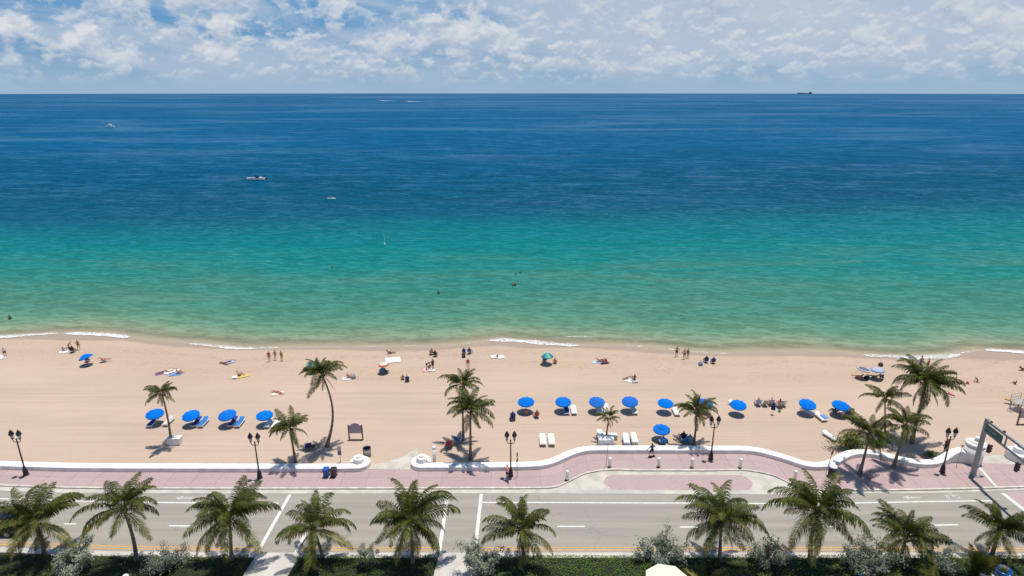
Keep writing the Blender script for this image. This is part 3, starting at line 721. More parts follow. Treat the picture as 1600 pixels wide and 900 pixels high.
def palm(bpx, cpx, span, label, group, seed, n=20, lean=0.0, bow=0.0, z=Z_SAND, dead=2, yellow=2, size=1.0, r0=.17, skew=0.0, sparse=False):
    rnd = random.Random(seed); n = int(n*(1.38 if group == GN else 1.25)); yellow += 2 if group == GN else 0
    base = P(*bpx, z); crown = atY(*cpx, base.y + lean)
    L = span*0.5*mpp(crown)*(1.02 if group == GN else 1.04)*size
    o = empty("palm_tree", base - Vector((0,0,.05)), 0, label, "palm tree", group)
    top = crown - base
    link("trunk", trunk_mesh((0,0,0), top, r0, r0*.62, (bow, 0, 0), seed), o)
    # crown: spears in the middle, then tiers of arching leaves, old leaves hanging beneath
    plan = ["spear"]*1 + ["up"]*int(n*.29) + ["mid"]*int(n*.34) + ["out"]*int(n*.20) + ["low"]*int(n*.10) + ["drop"]*(n - 1 - int(n*.29) - int(n*.34) - int(n*.20) - int(n*.10) - dead) + ["dead"]*dead
    ang = rnd.uniform(0, 2*pi)
    for i, k in enumerate(plan):
        ang += 2.39996 + rnd.uniform(-.35, .35)
        me = rnd.choice(FR[k])
        f = link("frond", me, o, top + Vector((cos(ang), sin(ang), 0))*0.10 + Vector((0, 0, {'spear': .15, 'up': .12, 'mid': .06, 'out': 0, 'low': -.06, 'drop': -.12, 'dead': -.2}[k])))
        s = L*rnd.uniform(.80, 1.22)*({'spear': .62, 'up': .85, 'dead': .72, 'drop': .9}.get(k, 1.0))
        f.scale = (s, s, s)
        f.rotation_euler = (rnd.uniform(-.6, .6), rnd.uniform(-.24, .20) + skew*cos(ang), ang)
        if k == "dead": setmat(f, frond_b if rnd.random() < .75 else frond_y); f['label'] = "dry brown frond hanging below the crown" if f.material_slots[0].material is frond_b else "yellowing frond hanging below the crown"
        elif k in ("low", "drop") and yellow > 0: setmat(f, frond_y); yellow -= 1; f['label'] = "yellowing old frond low in the crown"
    nb = MB()
    for i in range(5):
        a = rnd.uniform(0, 2*pi); nb.lathe([(0,-.15),(.08,-.1),(.105,0),(.08,.1),(0,.15)], 7, top + Vector((cos(a)*.26, sin(a)*.26, -.2 - .1*rnd.random())))
    nb.build("coconut_cluster", nut_m, o, True)
    return o
GN, GB = "coconut palms planted in the hedge bed beside the road", "coconut palms growing on the beach"
palm((70,872),(56,815),122,"full dark palm in the hedge bed in front of the black vehicle",GN,11,24,bow=.1,dead=2,size=1.12)
palm((214,886),(192,793),124,"open crowned palm in the hedge bed with pale left leaning trunk, between two bushes",GN,12,18,bow=.25,dead=1,yellow=3)
palm((362,886),(359,806),144,"large dense palm in the hedge bed just left of the left footpath",GN,13,22,bow=0,dead=3)
palm((506,880),(489,826),126,"yellow green palm in the hedge bed just right of the left footpath",GN,14,20,bow=.1,dead=1,yellow=6,size=1.05)
palm((646,890),(641,815),146,"tall dense palm left of the right footpath with brown fronds hanging to the hedge",GN,15,26,bow=0,dead=4,size=1.03)
palm((823,892),(815,828),124,"palm in the hedge bed just right of the right footpath and its silver bush",GN,16,20,bow=-.1,dead=2,yellow=3)
palm((1124,884),(1127,812),134,"drooping palm with long hanging fronds standing right of the cream parasol",GN,17,25,bow=0,dead=4,size=1.05)
palm((1267,890),(1277,798),146,"largest roadside palm with a dark curved bare trunk, beside the round silver bush",GN,18,23,bow=-.25,dead=1,size=1.05,r0=.2)
palm((1404,884),(1416,838),124,"low wind ruffled palm in the hedge bed right of the round silver bush",GN,19,19,bow=0,dead=2)
palm((1547,874),(1562,826),116,"rightmost palm of the hedge bed, leaning right above the white pillar",GN,20,20,bow=.05,dead=1)
palm((268,694),(253,614),54,"small slender palm leaning left over the white storage chest on the sand",GB,31,19,bow=.12,dead=2,yellow=2,r0=.13)
palm((510,698),(503,584),78,"tall palm with an S curved trunk standing alone left of the wooden notice board",GB,32,21,bow=.95,dead=3,yellow=1,r0=.15)
palm((462,724),(453,668),74,"short bushy palm rising right behind the white wall near the wheeled bins",GB,33,19,bow=0,dead=2,yellow=3,r0=.14)
palm((735,718),(735,640),84,"nearer palm of the pair on the sand, with dry fronds along its trunk",GB,34,20,bow=0,dead=3,yellow=2,r0=.15)
palm((724,688),(722,600),70,"taller farther palm of the pair on the sand, above the red and blue beach gear",GB,35,17,bow=0,dead=2,r0=.12)
palm((945,690),(951,652),44,"smallest beach palm growing beside the white storage chest and stacked loungers",GB,36,14,bow=.05,dead=1,yellow=1,r0=.10)
palm((1084,694),(1088,641),72,"palm on the sand shading blue beach chairs behind the third promenade lamp post",GB,37,20,bow=.08,dead=2,r0=.13)
palm((1343,741),(1359,676),88,"palm rising from the pink pavement next to the black litter bin",GB,38,20,bow=.05,z=Z_PAVE,dead=1,r0=.15)
palm((1396,730),(1414,664),80,"palm leaning right on the pink pavement, left of the fifth lamp post",GB,39,19,bow=.05,z=Z_PAVE,dead=1,r0=.15)
palm((1424,692),(1447,598),108,"tallest beach palm at right with a huge dark drooping crown near the water",GB,40,30,bow=0,dead=3,yellow=0,r0=.18)
palm((1383,684),(1383,622),68,"thin upright light green palm left of the tallest beach palm",GB,41,15,bow=0,dead=1,yellow=2,r0=.11)
# palm clumps whose tops only reach into the picture at its lower edge
def clump(bpx, L, label, seed, n=9, kinds=("spear","up","mid","mid","out"), z=0.05):
    rnd = random.Random(seed); b = P(*bpx, z)
    o = empty("palm_bush", b, 0, label, "palm bush", "bushy young palms by the hedge")
    mb = MB(); mb.tube([(0,0,0),(0,0,.5)], [.12,.09], 6); mb.build("stem", bark, o)
    for i in range(n):
        a = rnd.uniform(0, 2*pi); f = link("frond", rnd.choice(FR[rnd.choice(kinds)]), o, (0,0,.45)); s = L*rnd.uniform(.8,1.1)
        f.scale = (s,)*3; f.rotation_euler = (rnd.uniform(-.3,.3), 0, a)
        if rnd.random() < .3: setmat(f, frond_y)
    return o
clump((1522,915), 3.1, "spiky upright palm bush left of the white pillar with blue bowl", 51, 10, ("spear","spear","up"))
clump((1450,935), 3.4, "feathery palm bush spreading low right of the blue flower pot", 52, 11, ("mid","out","up"))
clump((1100,925), 2.6, "feathery palm bush just right of the cream parasol at the lower edge", 53, 8, ("up","mid"))
clump((1215,925), 2.4, "small palm bush in the hedge under the largest roadside palm", 54, 7, ("mid","out"))

# ---- leafy bodies
def leaf_cards(mb, centre, radii, count, size, rnd, shell=0.35, flat=0.6):
    for _ in range(count):
        while True:
            d = Vector((rnd.uniform(-1,1), rnd.uniform(-1,1), rnd.uniform(-1,1)))
            if .05 < d.length <= 1: break
        k = (shell + (1-shell)*rnd.random())/d.length
        p = Vector(centre) + Vector((d.x*radii[0]*k, d.y*radii[1]*k, d.z*radii[2]*k))
        card(mb, p, size*rnd.uniform(.7,1.3), rnd, flat)
def card(mb, p, s, rnd, flat=0.6):
    nz = Vector((rnd.gauss(0,.6), rnd.gauss(0,.6), flat + rnd.random())).normalized()
    u = nz.orthogonal().normalized(); u = Matrix.Rotation(rnd.uniform(0, 2*pi), 3, nz) @ u; w = nz.cross(u)
    mb.add([p - u*s, p + w*s*.42 + nz*s*.1, p + u*s, p - w*s*.42 + nz*s*.1], [(0,1,2,3)])
silver = leaf_mat("silver_leaf", (0.215,0.245,0.180), (0.295,0.325,0.25), (0.13,0.155,0.105), 0.6, 0.12)
twig = mat("grey_twig", (0.20,0.17,0.14), 0.9, 0.3, 6)
def silver_mesh(seed):
    rnd = random.Random(seed); br = MB(); lf = MB(); tips = []
    for i in range(9):
        a = 2*pi*i/9 + rnd.uniform(-.3,.3); sp = rnd.uniform(.25, .85); h = rnd.uniform(.5, .95)
        p0 = Vector((rnd.uniform(-.06,.06), rnd.uniform(-.06,.06), 0)); p1 = Vector((cos(a)*sp*.35, sin(a)*sp*.35, h*.5)); p2 = Vector((cos(a)*sp, sin(a)*sp, h))
        br.tube([p0, p1, p2], [.03,.02,.008], 5)
        for k in range(9):
            t = rnd.uniform(.42, 1.08); q = p1.lerp(p2, (t-.35)/.65) + Vector((rnd.gauss(0,.13), rnd.gauss(0,.13), rnd.gauss(0,.09)))
            tips.append((q, rnd.uniform(.09,.17)))
    for q, r in tips:
        dirn = Vector((q.x, q.y, .4)).normalized()
        for _ in range(52):
            d = Vector((rnd.gauss(0,1), rnd.gauss(0,1), rnd.gauss(0,.8)))
            card(lf, q + d*r*.62 + dirn*rnd.uniform(-.05,.08), .046*rnd.uniform(.7,1.3), rnd, .6)
    return br.mesh("trunk", twig), lf.mesh("crown", silver)
SV = [silver_mesh(s) for s in (3, 8, 21)]
def bush(px0, px1, py0, py1, label, k, rz):
    base = P((px0+px1)/2, py1, 0.1); m = mpp(base); w = (px1-px0)*m/1.75; h = (py1-py0)*m*.86/1.02
    o = empty("silver_bush", base, rz, label, "bush", "silver grey bushes in the hedge bed")
    for nm, me in zip(("trunk", "crown"), SV[k]):
        c = link(nm, me, o); c.scale = (w, w, max(h, 1.2))
for a in ((88,152,843,897,"silver grey bush between the two leftmost roadside palms",0,.3), (234,294,845,897,"silver grey bush left of the large palm by the left footpath",1,1.2),
          (720,782,836,902,"silver grey bush leaning over the right footpath",2,2.2), (998,1068,821,884,"loose open silver grey bush behind the cream parasol",1,3.3),
          (1168,1226,830,892,"dusky silver bush tucked behind the drooping palm",0,4.0), (1312,1384,832,900,"largest round silver grey bush, beside the dark curved trunk",2,5.1), (1440,1492,842,897,"thin silver bush behind the feathery low palm bush",0,.9)):
    bush(*a)
o = empty("silver_tree", P(571,897,.1), 0, "little silver grey tree with thin bare stems beside the yellow diamond sign", "small tree", "silver grey bushes in the hedge bed")
mb = MB(); 
for dx, dy in ((-.35,0),(.1,.1),(.5,-.1),(.75,.05)): mb.tube([(dx*.6,dy,0),(dx*.8,dy,1.3),(dx,dy,2.6)], [.035,.03,.02], 5)
mb.build("trunk", twig, o); c = link("crown", SV[1][1], o, (.2,0,1.75)); c.scale = (1.0,.85,1.05)
beach_leaf = leaf_mat("sea_grape_leaf", (0.090,0.140,0.016), (0.160,0.205,0.030), (0.055,0.090,0.012), 0.5, 0.25)
def ground_bush(px, py, w, d, h, label, seed, n):
    rnd = random.Random(seed); b = P(px, py, Z_SAND); o = empty("beach_shrub", b, 0, label, "shrub", "low green shrubs behind the wave wall")
    st = MB(); lf = MB()
    for i in range(11):
        a = 2*pi*i/11; r = rnd.uniform(.4,1); st.tube([(0,0,0),(cos(a)*w*.25*r,sin(a)*d*.25*r,h*.5),(cos(a)*w*.48*r,sin(a)*d*.48*r,h*rnd.uniform(.5,.95))], [.03,.02,.01], 4)
        for k in range(n//11):
            t = rnd.uniform(.15,1.15); card(lf, Vector((cos(a)*w*.46*r*t + rnd.gauss(0,w*.09), sin(a)*d*.46*r*t + rnd.gauss(0,d*.09), h*rnd.uniform(.25,1)*(1.1-.3*t))), rnd.uniform(.07,.13), rnd, .8)
    st.build("stems", twig, o); lf.build("foliage", beach_leaf, o)
ground_bush(1328,701,5.2,2.4,1.7,"bright green spreading shrub behind the wave wall under the palm near the litter bin",61,2600)
ground_bush(1372,697,2.6,1.6,.9,"low green shrub behind the wave wall under the right hand palms",62,700)
ground_bush(1453,714,1.7,1.0,.7,"little green shrub behind the wave wall next to the person in maroon",63,420)
# ---- clipped hedges
hedge_leaf = leaf_mat("hedge_leaf", (0.068,0.135,0.010), (0.112,0.195,0.018), (0.046,0.100,0.008), 0.55, 0.2)
hedge_core = mat("hedge_core", (0.012,0.018,0.006), 0.95, 0.3, 4)
def hedge(xa0, xb0, xa1, xb1, label, seed):
    """front edge (seaward) from xa1 to xb1 at the top of the picture strip, near edge xa0 to xb0"""
    rnd = random.Random(seed); yf = road_near(0) - 0.95; yn = 35.2
    o = empty("hedge", ((xa1+xb1)/2, (yf+yn)/2, .05), 0, label, "hedge", "clipped green hedges along the road")
    off = Vector(o.location)
    nx = max(4, int((xb1-xa1)/.45)); ny = 14; vs, fs = [], []
    def top(x, y):
        h = .85 + .16*mnoise.noise(Vector((x*.5, y*.6, seed))) + .12*mnoise.noise(Vector((x*1.4, y*1.6, seed)))
        e = min((x - (xa0 + (xa1-xa0)*(y-yn)/(yf-yn)))/.35, ((xb0 + (xb1-xb0)*(y-yn)/(yf-yn)) - x)/.35, (yf-y)/.35 + .0)
        return h*max(0.0, min(1.0, e))**.35
    for i in range(nx+1):
        for j in range(ny+1):
            y = yn + (yf-yn)*j/ny; a = xa0 + (xa1-xa0)*j/ny; c = xb0 + (xb1-xb0)*j/ny; x = a + (c-a)*i/nx
            vs.append(Vector((x, y, .05 + max(0, top(x, y) - .10))) - off)
    fs = [(i*(ny+1)+j, (i+1)*(ny+1)+j, (i+1)*(ny+1)+j+1, i*(ny+1)+j+1) for i in range(nx) for j in range(ny)]
    MB().add(vs, fs).build("branches", hedge_core, o)
    lf = MB(); area = (xb1-xa1)*(yf-yn)
    for _ in range(int(area*85)):
        v = rnd.random(); y = yn + (yf-yn)*v; a = xa0 + (xa1-xa0)*v; c = xb0 + (xb1-xb0)*v; x = rnd.uniform(a, c)
        t = top(x, y); z = .08 + t*(1 - .35*rnd.random()**2) + rnd.gauss(0, .03)
        card(lf, Vector((x + rnd.gauss(0,.04), y + rnd.gauss(0,.04), z)) - off, rnd.uniform(.05, .095), rnd, 1.5)
    for _ in range(int((xb1-xa1)*90)):                              # the road-side face
        x = rnd.uniform(xa1, xb1); card(lf, Vector((x, yf - .15 + rnd.gauss(0,.07), rnd.uniform(.1,.75))) - off, rnd.uniform(.05,.09), rnd, .2)
    f = lf.build("foliage", hedge_leaf, o); f['kind'] = 'stuff'
x = lambda px, py: P(px, py, .1).x
hedge(-62, x(376,905), -64, x(396,871), "dark green hedge left of the left footpath", 1)
hedge(x(446,905), x(676,905), x(468,871), x(683,871), "dark green hedge between the two footpaths, with the yellow diamond sign", 2)
hedge(x(740,905), 62, x(742,871), 64, "long dark green hedge right of the right footpath", 3)
# ================================================================== THE WHITE BEACH WALL
stucco = mat("white_stucco", (0.79,0.765,0.725), 0.8, 0.13, 0.9, 0.004, 18, obj=False)
def sweep(name, path, ws, hs, m=stucco, parent=None, z0=Z_PAVE-0.1):
    mb = MB(); vs, fs = [], []; n = len(path)
    for i, p in enumerate(path):
        a, c = path[max(0, i-1)], path[min(n-1, i+1)]
        d = Vector((c[0]-a[0], c[1]-a[1])).normalized(); nn = Vector((-d.y, d.x)); w, h = ws[i]/2, hs[i]
        for off, z in ((-w, z0), (-w, h-.07), (-w+.02, h-.02), (-w+.08, h), (w-.08, h), (w-.02, h-.02), (w, h-.07), (w, z0)):
            vs.append((p[0]+nn.x*off, p[1]+nn.y*off, z))
    for i in range(n-1):
        for k in range(7): fs.append((i*8+k, (i+1)*8+k, (i+1)*8+k+1, i*8+k+1))
    fs.append(tuple(range(8))); fs.append(tuple(range(8*n-1, 8*n-9, -1)))
    return mb.add(vs, fs).build(name, m, parent)
WW, WH = 0.95, Z_PAVE + 0.48
def scroll(cx, cy, sgn):
    """path of the wall curling seaward round (cx, cy); sgn +1 runs in from the left"""
    path, ws, hs = [], [], []
    for k in range(1, 33):
        u = k/32; a = -pi/2 + u*radians(285)
        w = WW*(1 - .58*u); R = 1.30 - .30*u
        r = R - w/2
        path.append((cx + sgn*r*cos(a), cy + r*sin(a))); ws.append(w); hs.append(WH + .02*u)
    return path, ws, hs
def straight(xa, xb, step=0.6, hfn=None):
    xs = rng(xa, xb, step); f = smooth_fn(wall_front, .6)
    path = []
    for X in xs:
        s = (f(X+.4) - f(X-.4))/.8; nn = Vector((-s, 1)).normalized()
        path.append((X + nn.x*WW/2, f(X) + nn.y*WW/2))
    return path, [WW]*len(xs), [(hfn(X) if hfn else WH) for X in xs]
def drum(parent, cx, cy, r=.60, h=WH+.52):
    MB().lathe([(r,-.05),(r,h-.06),(r-.05,h),(.36,h)], 28, (cx,cy,0)).build("scroll_drum", stucco, parent, True)
    MB().lathe([(.30,h-.01),(.30,h+.15),(.26,h+.19),(0,h+.2)], 20, (cx,cy,0)).build("scroll_cap", stucco, parent, True)
cL = P(557,738.2,Z_PAVE).x; yL = wall_front(cL) + 1.30
pa = straight(-75, cL-.1); pb = scroll(cL, yL, 1)
wl = empty("beach_wall", (0,0,0), 0, "low white seat wall on the left ending in a scroll by the wheeled bins", "wall", "white wave walls along the promenade")
sweep("wall_body", pa[0]+pb[0], pa[1]+pb[1], pa[2]+pb[2], parent=wl); drum(wl, cL, yL)
cR = P(657,737,Z_PAVE).x; yR = wall_front(cR) + 1.30
xT = P(1519,727,Z_PAVE).x; xt0 = P(1478,727,Z_PAVE).x
hf = lambda X: WH + 1.0*max(0, min(1, (X-xt0)/(xT-xt0)*1.6))**1.3 - .5*max(0, (X-xt0)/(xT-xt0)-.62)/.38*(1 if X > xt0 else 0)
pb = scroll(cR, yR, -1); pa = straight(cR+.1, xT, .5, hf)
wr = empty("beach_wall", (0,0,0), 0, "long white wave shaped wall running from the right hand scroll to the round white pillar", "wall", "white wave walls along the promenade")
sweep("wall_body", pb[0][::-1]+pa[0], pb[1][::-1]+pa[1], pb[2][::-1]+pa[2], parent=wr); drum(wr, cR, yR)
# the third wall, beyond the gantry
cQ = P(1604,726,Z_PAVE).x; yQ = P(1604,726,Z_PAVE).y + 1.3
wq = empty("beach_wall", (0,0,0), 0, "white scroll wall end at the right edge behind the traffic gantry", "wall", "white wave walls along the promenade")
pb = scroll(cQ, yQ, -1)
sweep("wall_body", pb[0][::-1]+[(cQ+.1+i*.8, yQ-1.3+WW/2) for i in range(40)], pb[1][::-1]+[WW]*40, [h+.35 for h in pb[2][::-1]]+[WH+.35]*40, parent=wq); drum(wq, cQ, yQ, .62, WH+.9)
# round pillar with lid and knob
pt = P(1518,721,Z_PAVE); tw = empty("round_pillar", pt, 0, "round white pillar with a lid and ball at the wave wall's end", "pillar")
R = 0.92; H = 2.45
MB().lathe([(R,-.2),(R,H-.3)], 32).build("shaft", stucco, tw, True)
MB().lathe([(R+.02,H-.3),(R+.1,H-.26),(R+.1,H-.1),(R+.04,H-.04),(.7,H),(.66,H)], 32).build("rim", stucco, tw, True)
MB().lathe([(.66,H-.02),(.66,H+.08),(.5,H+.16),(.2,H+.2)], 28).build("lid", stucco, tw, True)
MB().lathe([(.14,H+.18),(.14,H+.34),(.24,H+.4),(.27,H+.5),(.22,H+.6),(.1,H+.66),(0,H+.67)], 16).build("knob", stucco, tw, True)
lt = MB(); dirv = (Vector((0,0,CAM_H)) - pt); a0 = atan2(dirv.y, dirv.x) + .55
for row, (zz, hh) in enumerate(((1.42,.13),(1.2,.11))):
    for k in range(7 if row == 0 else 5):
        if (k+row) % 4 == 3: continue
        a = a0 + (k - 3)*.085; 
        lt.box((cos(a)*(R+.012), sin(a)*(R+.012), zz), (.03, .05, hh), a)
lt.build("raised_lettering", mat("dark_letter", (.16,.15,.15), .6), tw)

# ================================================================== STREET FURNITURE
black_iron = mat("black_iron", (0.018,0.014,0.017), 0.5, 0.3, 6)
lamp_glass = mat("lamp_glass", (0.42,0.40,0.37), 0.25)
def make_lamp(*_):
    o = empty("street_lamp")
    MB().lathe([(.30,0),(.30,.10),(.25,.16),(.24,.55),(.19,.75),(.13,.95),(.10,1.02)], 12).build("base", black_iron, o)
    MB().lathe([(.085,1.0),(.075,2.4),(.062,4.0),(.09,4.06),(.055,4.12),(.055,4.35),(.10,4.42),(.0,4.62)], 10).build("pole", black_iron, o, True)
    for s in (-1, 1):
        MB().tube([(0,0,4.15),(s*.18,0,4.08),(s*.34,0,4.14),(s*.40,0,4.32),(s*.40,0,4.45)], .04, 6).build("arm", black_iron, o)
        l = MB().lathe([(.05,4.42),(.12,4.5),(.13,4.56),(.10,4.58)], 10, (s*.40,0,0)).build("lantern", black_iron, o)
        MB().lathe([(.115,4.585),(.17,4.80),(.185,4.93),(.18,5.0)], 10, (s*.40,0,0)).build("lamp_globe", lamp_glass, l, True)
        MB().lathe([(.245,5.0),(.27,5.03),(.25,5.16),(.16,5.38),(.06,5.54),(.03,5.6),(.0,5.66)], 10, (s*.40,0,0)).build("lamp_cap", black_iron, l)
    return o
lamp = Proto(make_lamp)
for (px, py, lb) in ((41,742,"black twin lantern street lamp at the left end of the promenade"), (406,747,"black twin lantern street lamp left of the wheeled bins"), (798,744,"black twin lantern street lamp behind the cyclist"),
                     (1110.5,717.5,"black twin lantern street lamp between the white bollards and the shaded blue chairs"), (1472,738,"black twin lantern street lamp left of the round white pillar")):
    lamp("lamp", P(px, py, Z_PAVE), 0, lb, "street lamp", "twin lantern lamps along the promenade", 0.97)
white_p = mat("white_paint", (0.80,0.785,0.76), 0.55, 0.08, 4)
dark_rub = mat("dark_base", (0.05,0.045,0.045), 0.8)
def make_bollard(*_):
    o = empty("bollard")
    MB().lathe([(.20,0),(.20,.10),(.17,.12)], 12).build("base_ring", dark_rub, o, True)
    MB().lathe([(.165,.08),(.165,.92),(.19,.95),(.19,1.02),(.15,1.12),(.07,1.18),(0,1.2)], 14).build("post", white_p, o, True)
    return o
boll = Proto(make_bollard)
for (px, py, lb) in ((886,750,"white bollard on the left curve of the lay-by"),(952.5,729.5,"white bollard beside the leaning sign pole near the stacked loungers"),(1029,729.5,"white bollard below the skateboarder"),
                     (1081,730.5,"white bollard just left of the lamp post by the shaded chairs"),(1156.5,731,"white bollard right of the lamp post by the shaded chairs"),(1241.5,750,"white bollard peeping above the largest roadside palm")):
    boll("b", P(px, py, Z_PAVE), 0, lb, "bollard", "white bollards along the lay-by")
o = empty("marker_post", P(679,722.5,Z_SAND), 0, "tall white round post behind the right hand wall scroll", "post")
MB().lathe([(.19,0),(.19,1.75)], 14).build("shaft", white_p, o, True); MB().lathe([(.215,1.75),(.215,1.9),(.15,2.02),(0,2.06)], 14).build("cap", white_p, o, True)
# sign poles
steel = mat("galvanised_steel", (0.32,0.31,0.30), 0.5, 0.2, 6, metal=.3)
sign_back = mat("sign_back", (0.17,0.145,0.12), 0.6, 0.2, 5)
def sign_pole(px, py, h, plates, label, tilt=0.0):
    o = empty("sign_pole", P(px, py, Z_PAVE), 0, label, "sign", "thin sign poles along the promenade"); o.rotation_euler = (0, tilt, 0)
    MB().tube([(0,0,0),(0,0,h)], .03, 6).build("pole", steel, o)
    for z, w, hh, rz in plates: MB().box((0,-.035,z), (w,.02,hh), rz).build("sign_plate", sign_back, o)
sign_pole(808,746,3.1,((2.75,.32,.5,1.1),(2.1,.32,.4,1.0)), "thin sign pole with two plates edge on, right of the cyclist")
sign_pole(947,729,2.9,((2.7,.3,.4,1.35),), "thin bent sign pole next to the white bollard by the storage chest", .03)
sign_pole(1290,742,3.0,((2.75,.32,.5,.5),), "thin leaning sign pole in front of the black litter bin", .10)
sign_pole(1494,729,2.7,((2.6,.4,.12,0.2),), "thin sign pole in front of the rising end of the wave wall", .05)
sign_pole(1091,712,1.7,((1.5,.25,.3,.4),), "short sign pole in front of the wall under the shaded chairs")
o = empty("meter_sign", P(532,722,Z_SAND), 0, "pale sign with a blue square on a short pole behind the left wall", "sign")
MB().tube([(0,0,0),(0,0,1.4)], .035, 6).build("pole", steel, o)
MB().bbox((0,-.04,1.45), (.42,.03,1.15), .02).build("sign_board", mat("sign_grey", (.46,.44,.42), .6), o); MB().box((.0,-.065,1.2), (.26,.02,.42)).build("blue_square", mat("sign_blue", (.06,.08,.24), .5), o)
o = empty("yellow_sign", P(571,890,.1), 0, "yellow diamond road sign among the hedge and the thin silver tree", "sign")
MB().tube([(0,.03,0),(0,.03,1.7)], .03, 6).build("pole", steel, o); MB().box((0,0,1.6), (.46,.02,.46), M=Matrix.Rotation(pi/4, 3, 'Y')).build("sign_plate", mat("sign_yellow", (.66,.36,.03), .5, .1, 6), o)
# notice boards
wood_m = mat("maroon_wood", (0.15,0.062,0.055), 0.7, 0.25, 8)
def make_board(*_):
    o = empty("notice_board")
    for s in (-1, 1): MB().box((s*.78,0,1.0), (.13,.13,2.0)).build("post", wood_m, o)
    MB().box((0,0,.06), (1.55,.08,.08)).build("foot_rail", wood_m, o)
    lav = mat("lavender_panel", (0.36,0.30,0.38), 0.7, 0.12, 3)
    pts = [(-.70,1.5),(.70,1.5),(.70,1.93)] + [(.52*cos(a)*1.0, 1.93+.30*sin(a)) for a in [pi*k/14 for k in range(15)]] + [(-.70,1.93)]
    MB().prism(pts, -.04, .04, M=Matrix.Rotation(pi/2, 3, 'X')).build("header_panel", lav, o)
    p = MB().box((0,0,1.2), (1.42,.06,.585)).build("text_panel", mat("grey_panel", (0.42,0.40,0.42), 0.7, 0.1, 3), o)
    l = MB()
    rnd = random.Random(2)
    for r in range(4):
        xx = -.6
        while xx < .5:
            w = rnd.uniform(.08,.22); l.box((xx+w/2,-.034,1.4-r*.125), (w,.006,.045)); xx += w + .05
    l.build("small_print", mat("print_grey", (.24,.22,.25), .7), p)
    return o
board = Proto(make_board)
board("n", P(556.5,687.5,Z_SAND), 0, "maroon framed notice board with an arched lavender header, right of the S curved palm", "notice board", "wooden notice boards on the sand")
board("n", P(1599,663.5,Z_SAND), 0, "maroon framed notice board cut off by the right edge above the gantry", "notice board", "wooden notice boards on the sand")
# bins
def make_wheelie(kind):
    col = mat("bin_blue", (0.015,0.085,0.36), 0.45, .15, 4) if kind == "blue" else mat("bin_black", (0.022,0.020,0.024), 0.45, .2, 4)
    o = empty("wheeled_bin")
    MB().add([Vector(q) for q in ((-.25,-.26,.06),(.25,-.26,.06),(.25,.24,.06),(-.25,.24,.06),(-.31,-.36,1.0),(.31,-.36,1.0),(.31,.33,1.0),(-.31,.33,1.0))],
             [(3,2,1,0),(4,5,6,7),(0,1,5,4),(1,2,6,5),(2,3,7,6),(3,0,4,7)]).build("body", col, o)
    MB().bbox((0,-.01,1.05), (.66,.76,.09), .035).build("lid", col, o)
    MB().tube([(-.24,.40,1.02),(.24,.40,1.02)], .025, 6).build("handle", col, o)
    for s in (-1,1): MB().lathe([(.11,-.03),(.11,.03)], 10, (s*.3,.24,.11), M=Matrix.Rotation(pi/2,3,'Y')).build("wheel", dark_rub, o)
    return o
whl = Proto(make_wheelie)
whl("blue", P(510.5,744.5,Z_PAVE), 0, "blue wheeled bin in front of the white wall", "bin", "wheeled bins by the wall", .93)
whl("black", P(522,744.5,Z_PAVE), 0, "black wheeled bin in front of the white wall", "bin", "wheeled bins by the wall", .93)
o = empty("litter_bin", P(1299.5,744,Z_PAVE), 0, "tall black litter bin with a pale lid in front of the wave wall", "bin")
MB().lathe([(.38,0),(.40,.1),(.42,1.15)], 14).build("body", mat("bin_dark", (.02,.018,.028), .5, .2, 4), o, True); MB().lathe([(.45,1.15),(.45,1.22),(.30,1.34),(.12,1.36)], 14).build("lid", white_p, o, True)
o = empty("litter_bin", P(574,712.5,Z_SAND), 0, "round speckled concrete litter bin with a dark open top beside the left wall scroll", "bin")
MB().lathe([(.40,0),(.44,.15),(.44,.95)], 16).build("body", mat("aggregate", (.27,.26,.22), .9, .35, 14, .01, 30), o, True)
MB().lathe([(.44,.95),(.46,.97),(.46,1.06),(.40,1.08),(.33,1.0),(.33,.6),(0,.6)], 16).build("rim", mat("rim_dark", (.025,.025,.055), .5), o, True)
# white storage chests
def make_chest(*_):
    o = empty("storage_chest")
    MB().bbox((0,0,.40), (1.42,.72,.8), .03).build("body", white_p, o); MB().bbox((0,0,.845), (1.5,.8,.09), .03).build("lid", white_p, o)
    for s in (-.4,.4): MB().box((s,-.37,.74), (.12,.03,.09)).build("latch", steel, o)
    return o
chest = Proto(make_chest)
chest("c", P(274,693.5,Z_SAND), .05, "white storage chest under the small slender palm", "chest", "white storage chests for beach gear")
chest("c", P(946.5,696.5,Z_SAND), 0, "white storage chest half in palm shade beside the stacked loungers", "chest", "white storage chests for beach gear", 1.18)
# traffic gantry
gm = mat("gantry_steel", (0.34,0.32,0.315), 0.5, 0.15, 3); pb_ = P(1520,742,Z_PAVE)
gt = empty("traffic_gantry", pb_, 0, "tall grey steel traffic gantry with a green street sign reaching over the road", "gantry")
Hh = atY(1541,654,pb_.y).z - Z_PAVE
MB().lathe([(.42,0),(.42,.06),(.36,.08),(.27,.3),(.21,Hh)], 8).build("post", gm, gt)
MB().box((0,0,.02), (1.0,1.0,.06)).build("base_plate", gm, gt)
sh = P(1570,789,Z_ROAD) - P(1541,762.5,Z_ROAD); ad = Vector((sh.x, sh.y, 0)).normalized(); aa = atan2(ad.y, ad.x)
MR = Matrix.Rotation(aa, 3, 'Z'); LA = 13.0
def arm_box(name, u0, u1, z, th, hh, m=gm, side=0.0, parent=gt):
    return MB().box(MR @ Vector(((u0+u1)/2, side, z)), (u1-u0, th, hh), aa).build(name, m, parent)
arm_box("top_chord", .1, LA, Hh-.22, .24, .24); arm_box("bottom_chord", .1, LA, Hh-1.42, .18, .18)
for u in (2.9, 5.6, 8.3, 11.0): arm_box("web_strut", u, u+.12, Hh-.83, .12, .90)
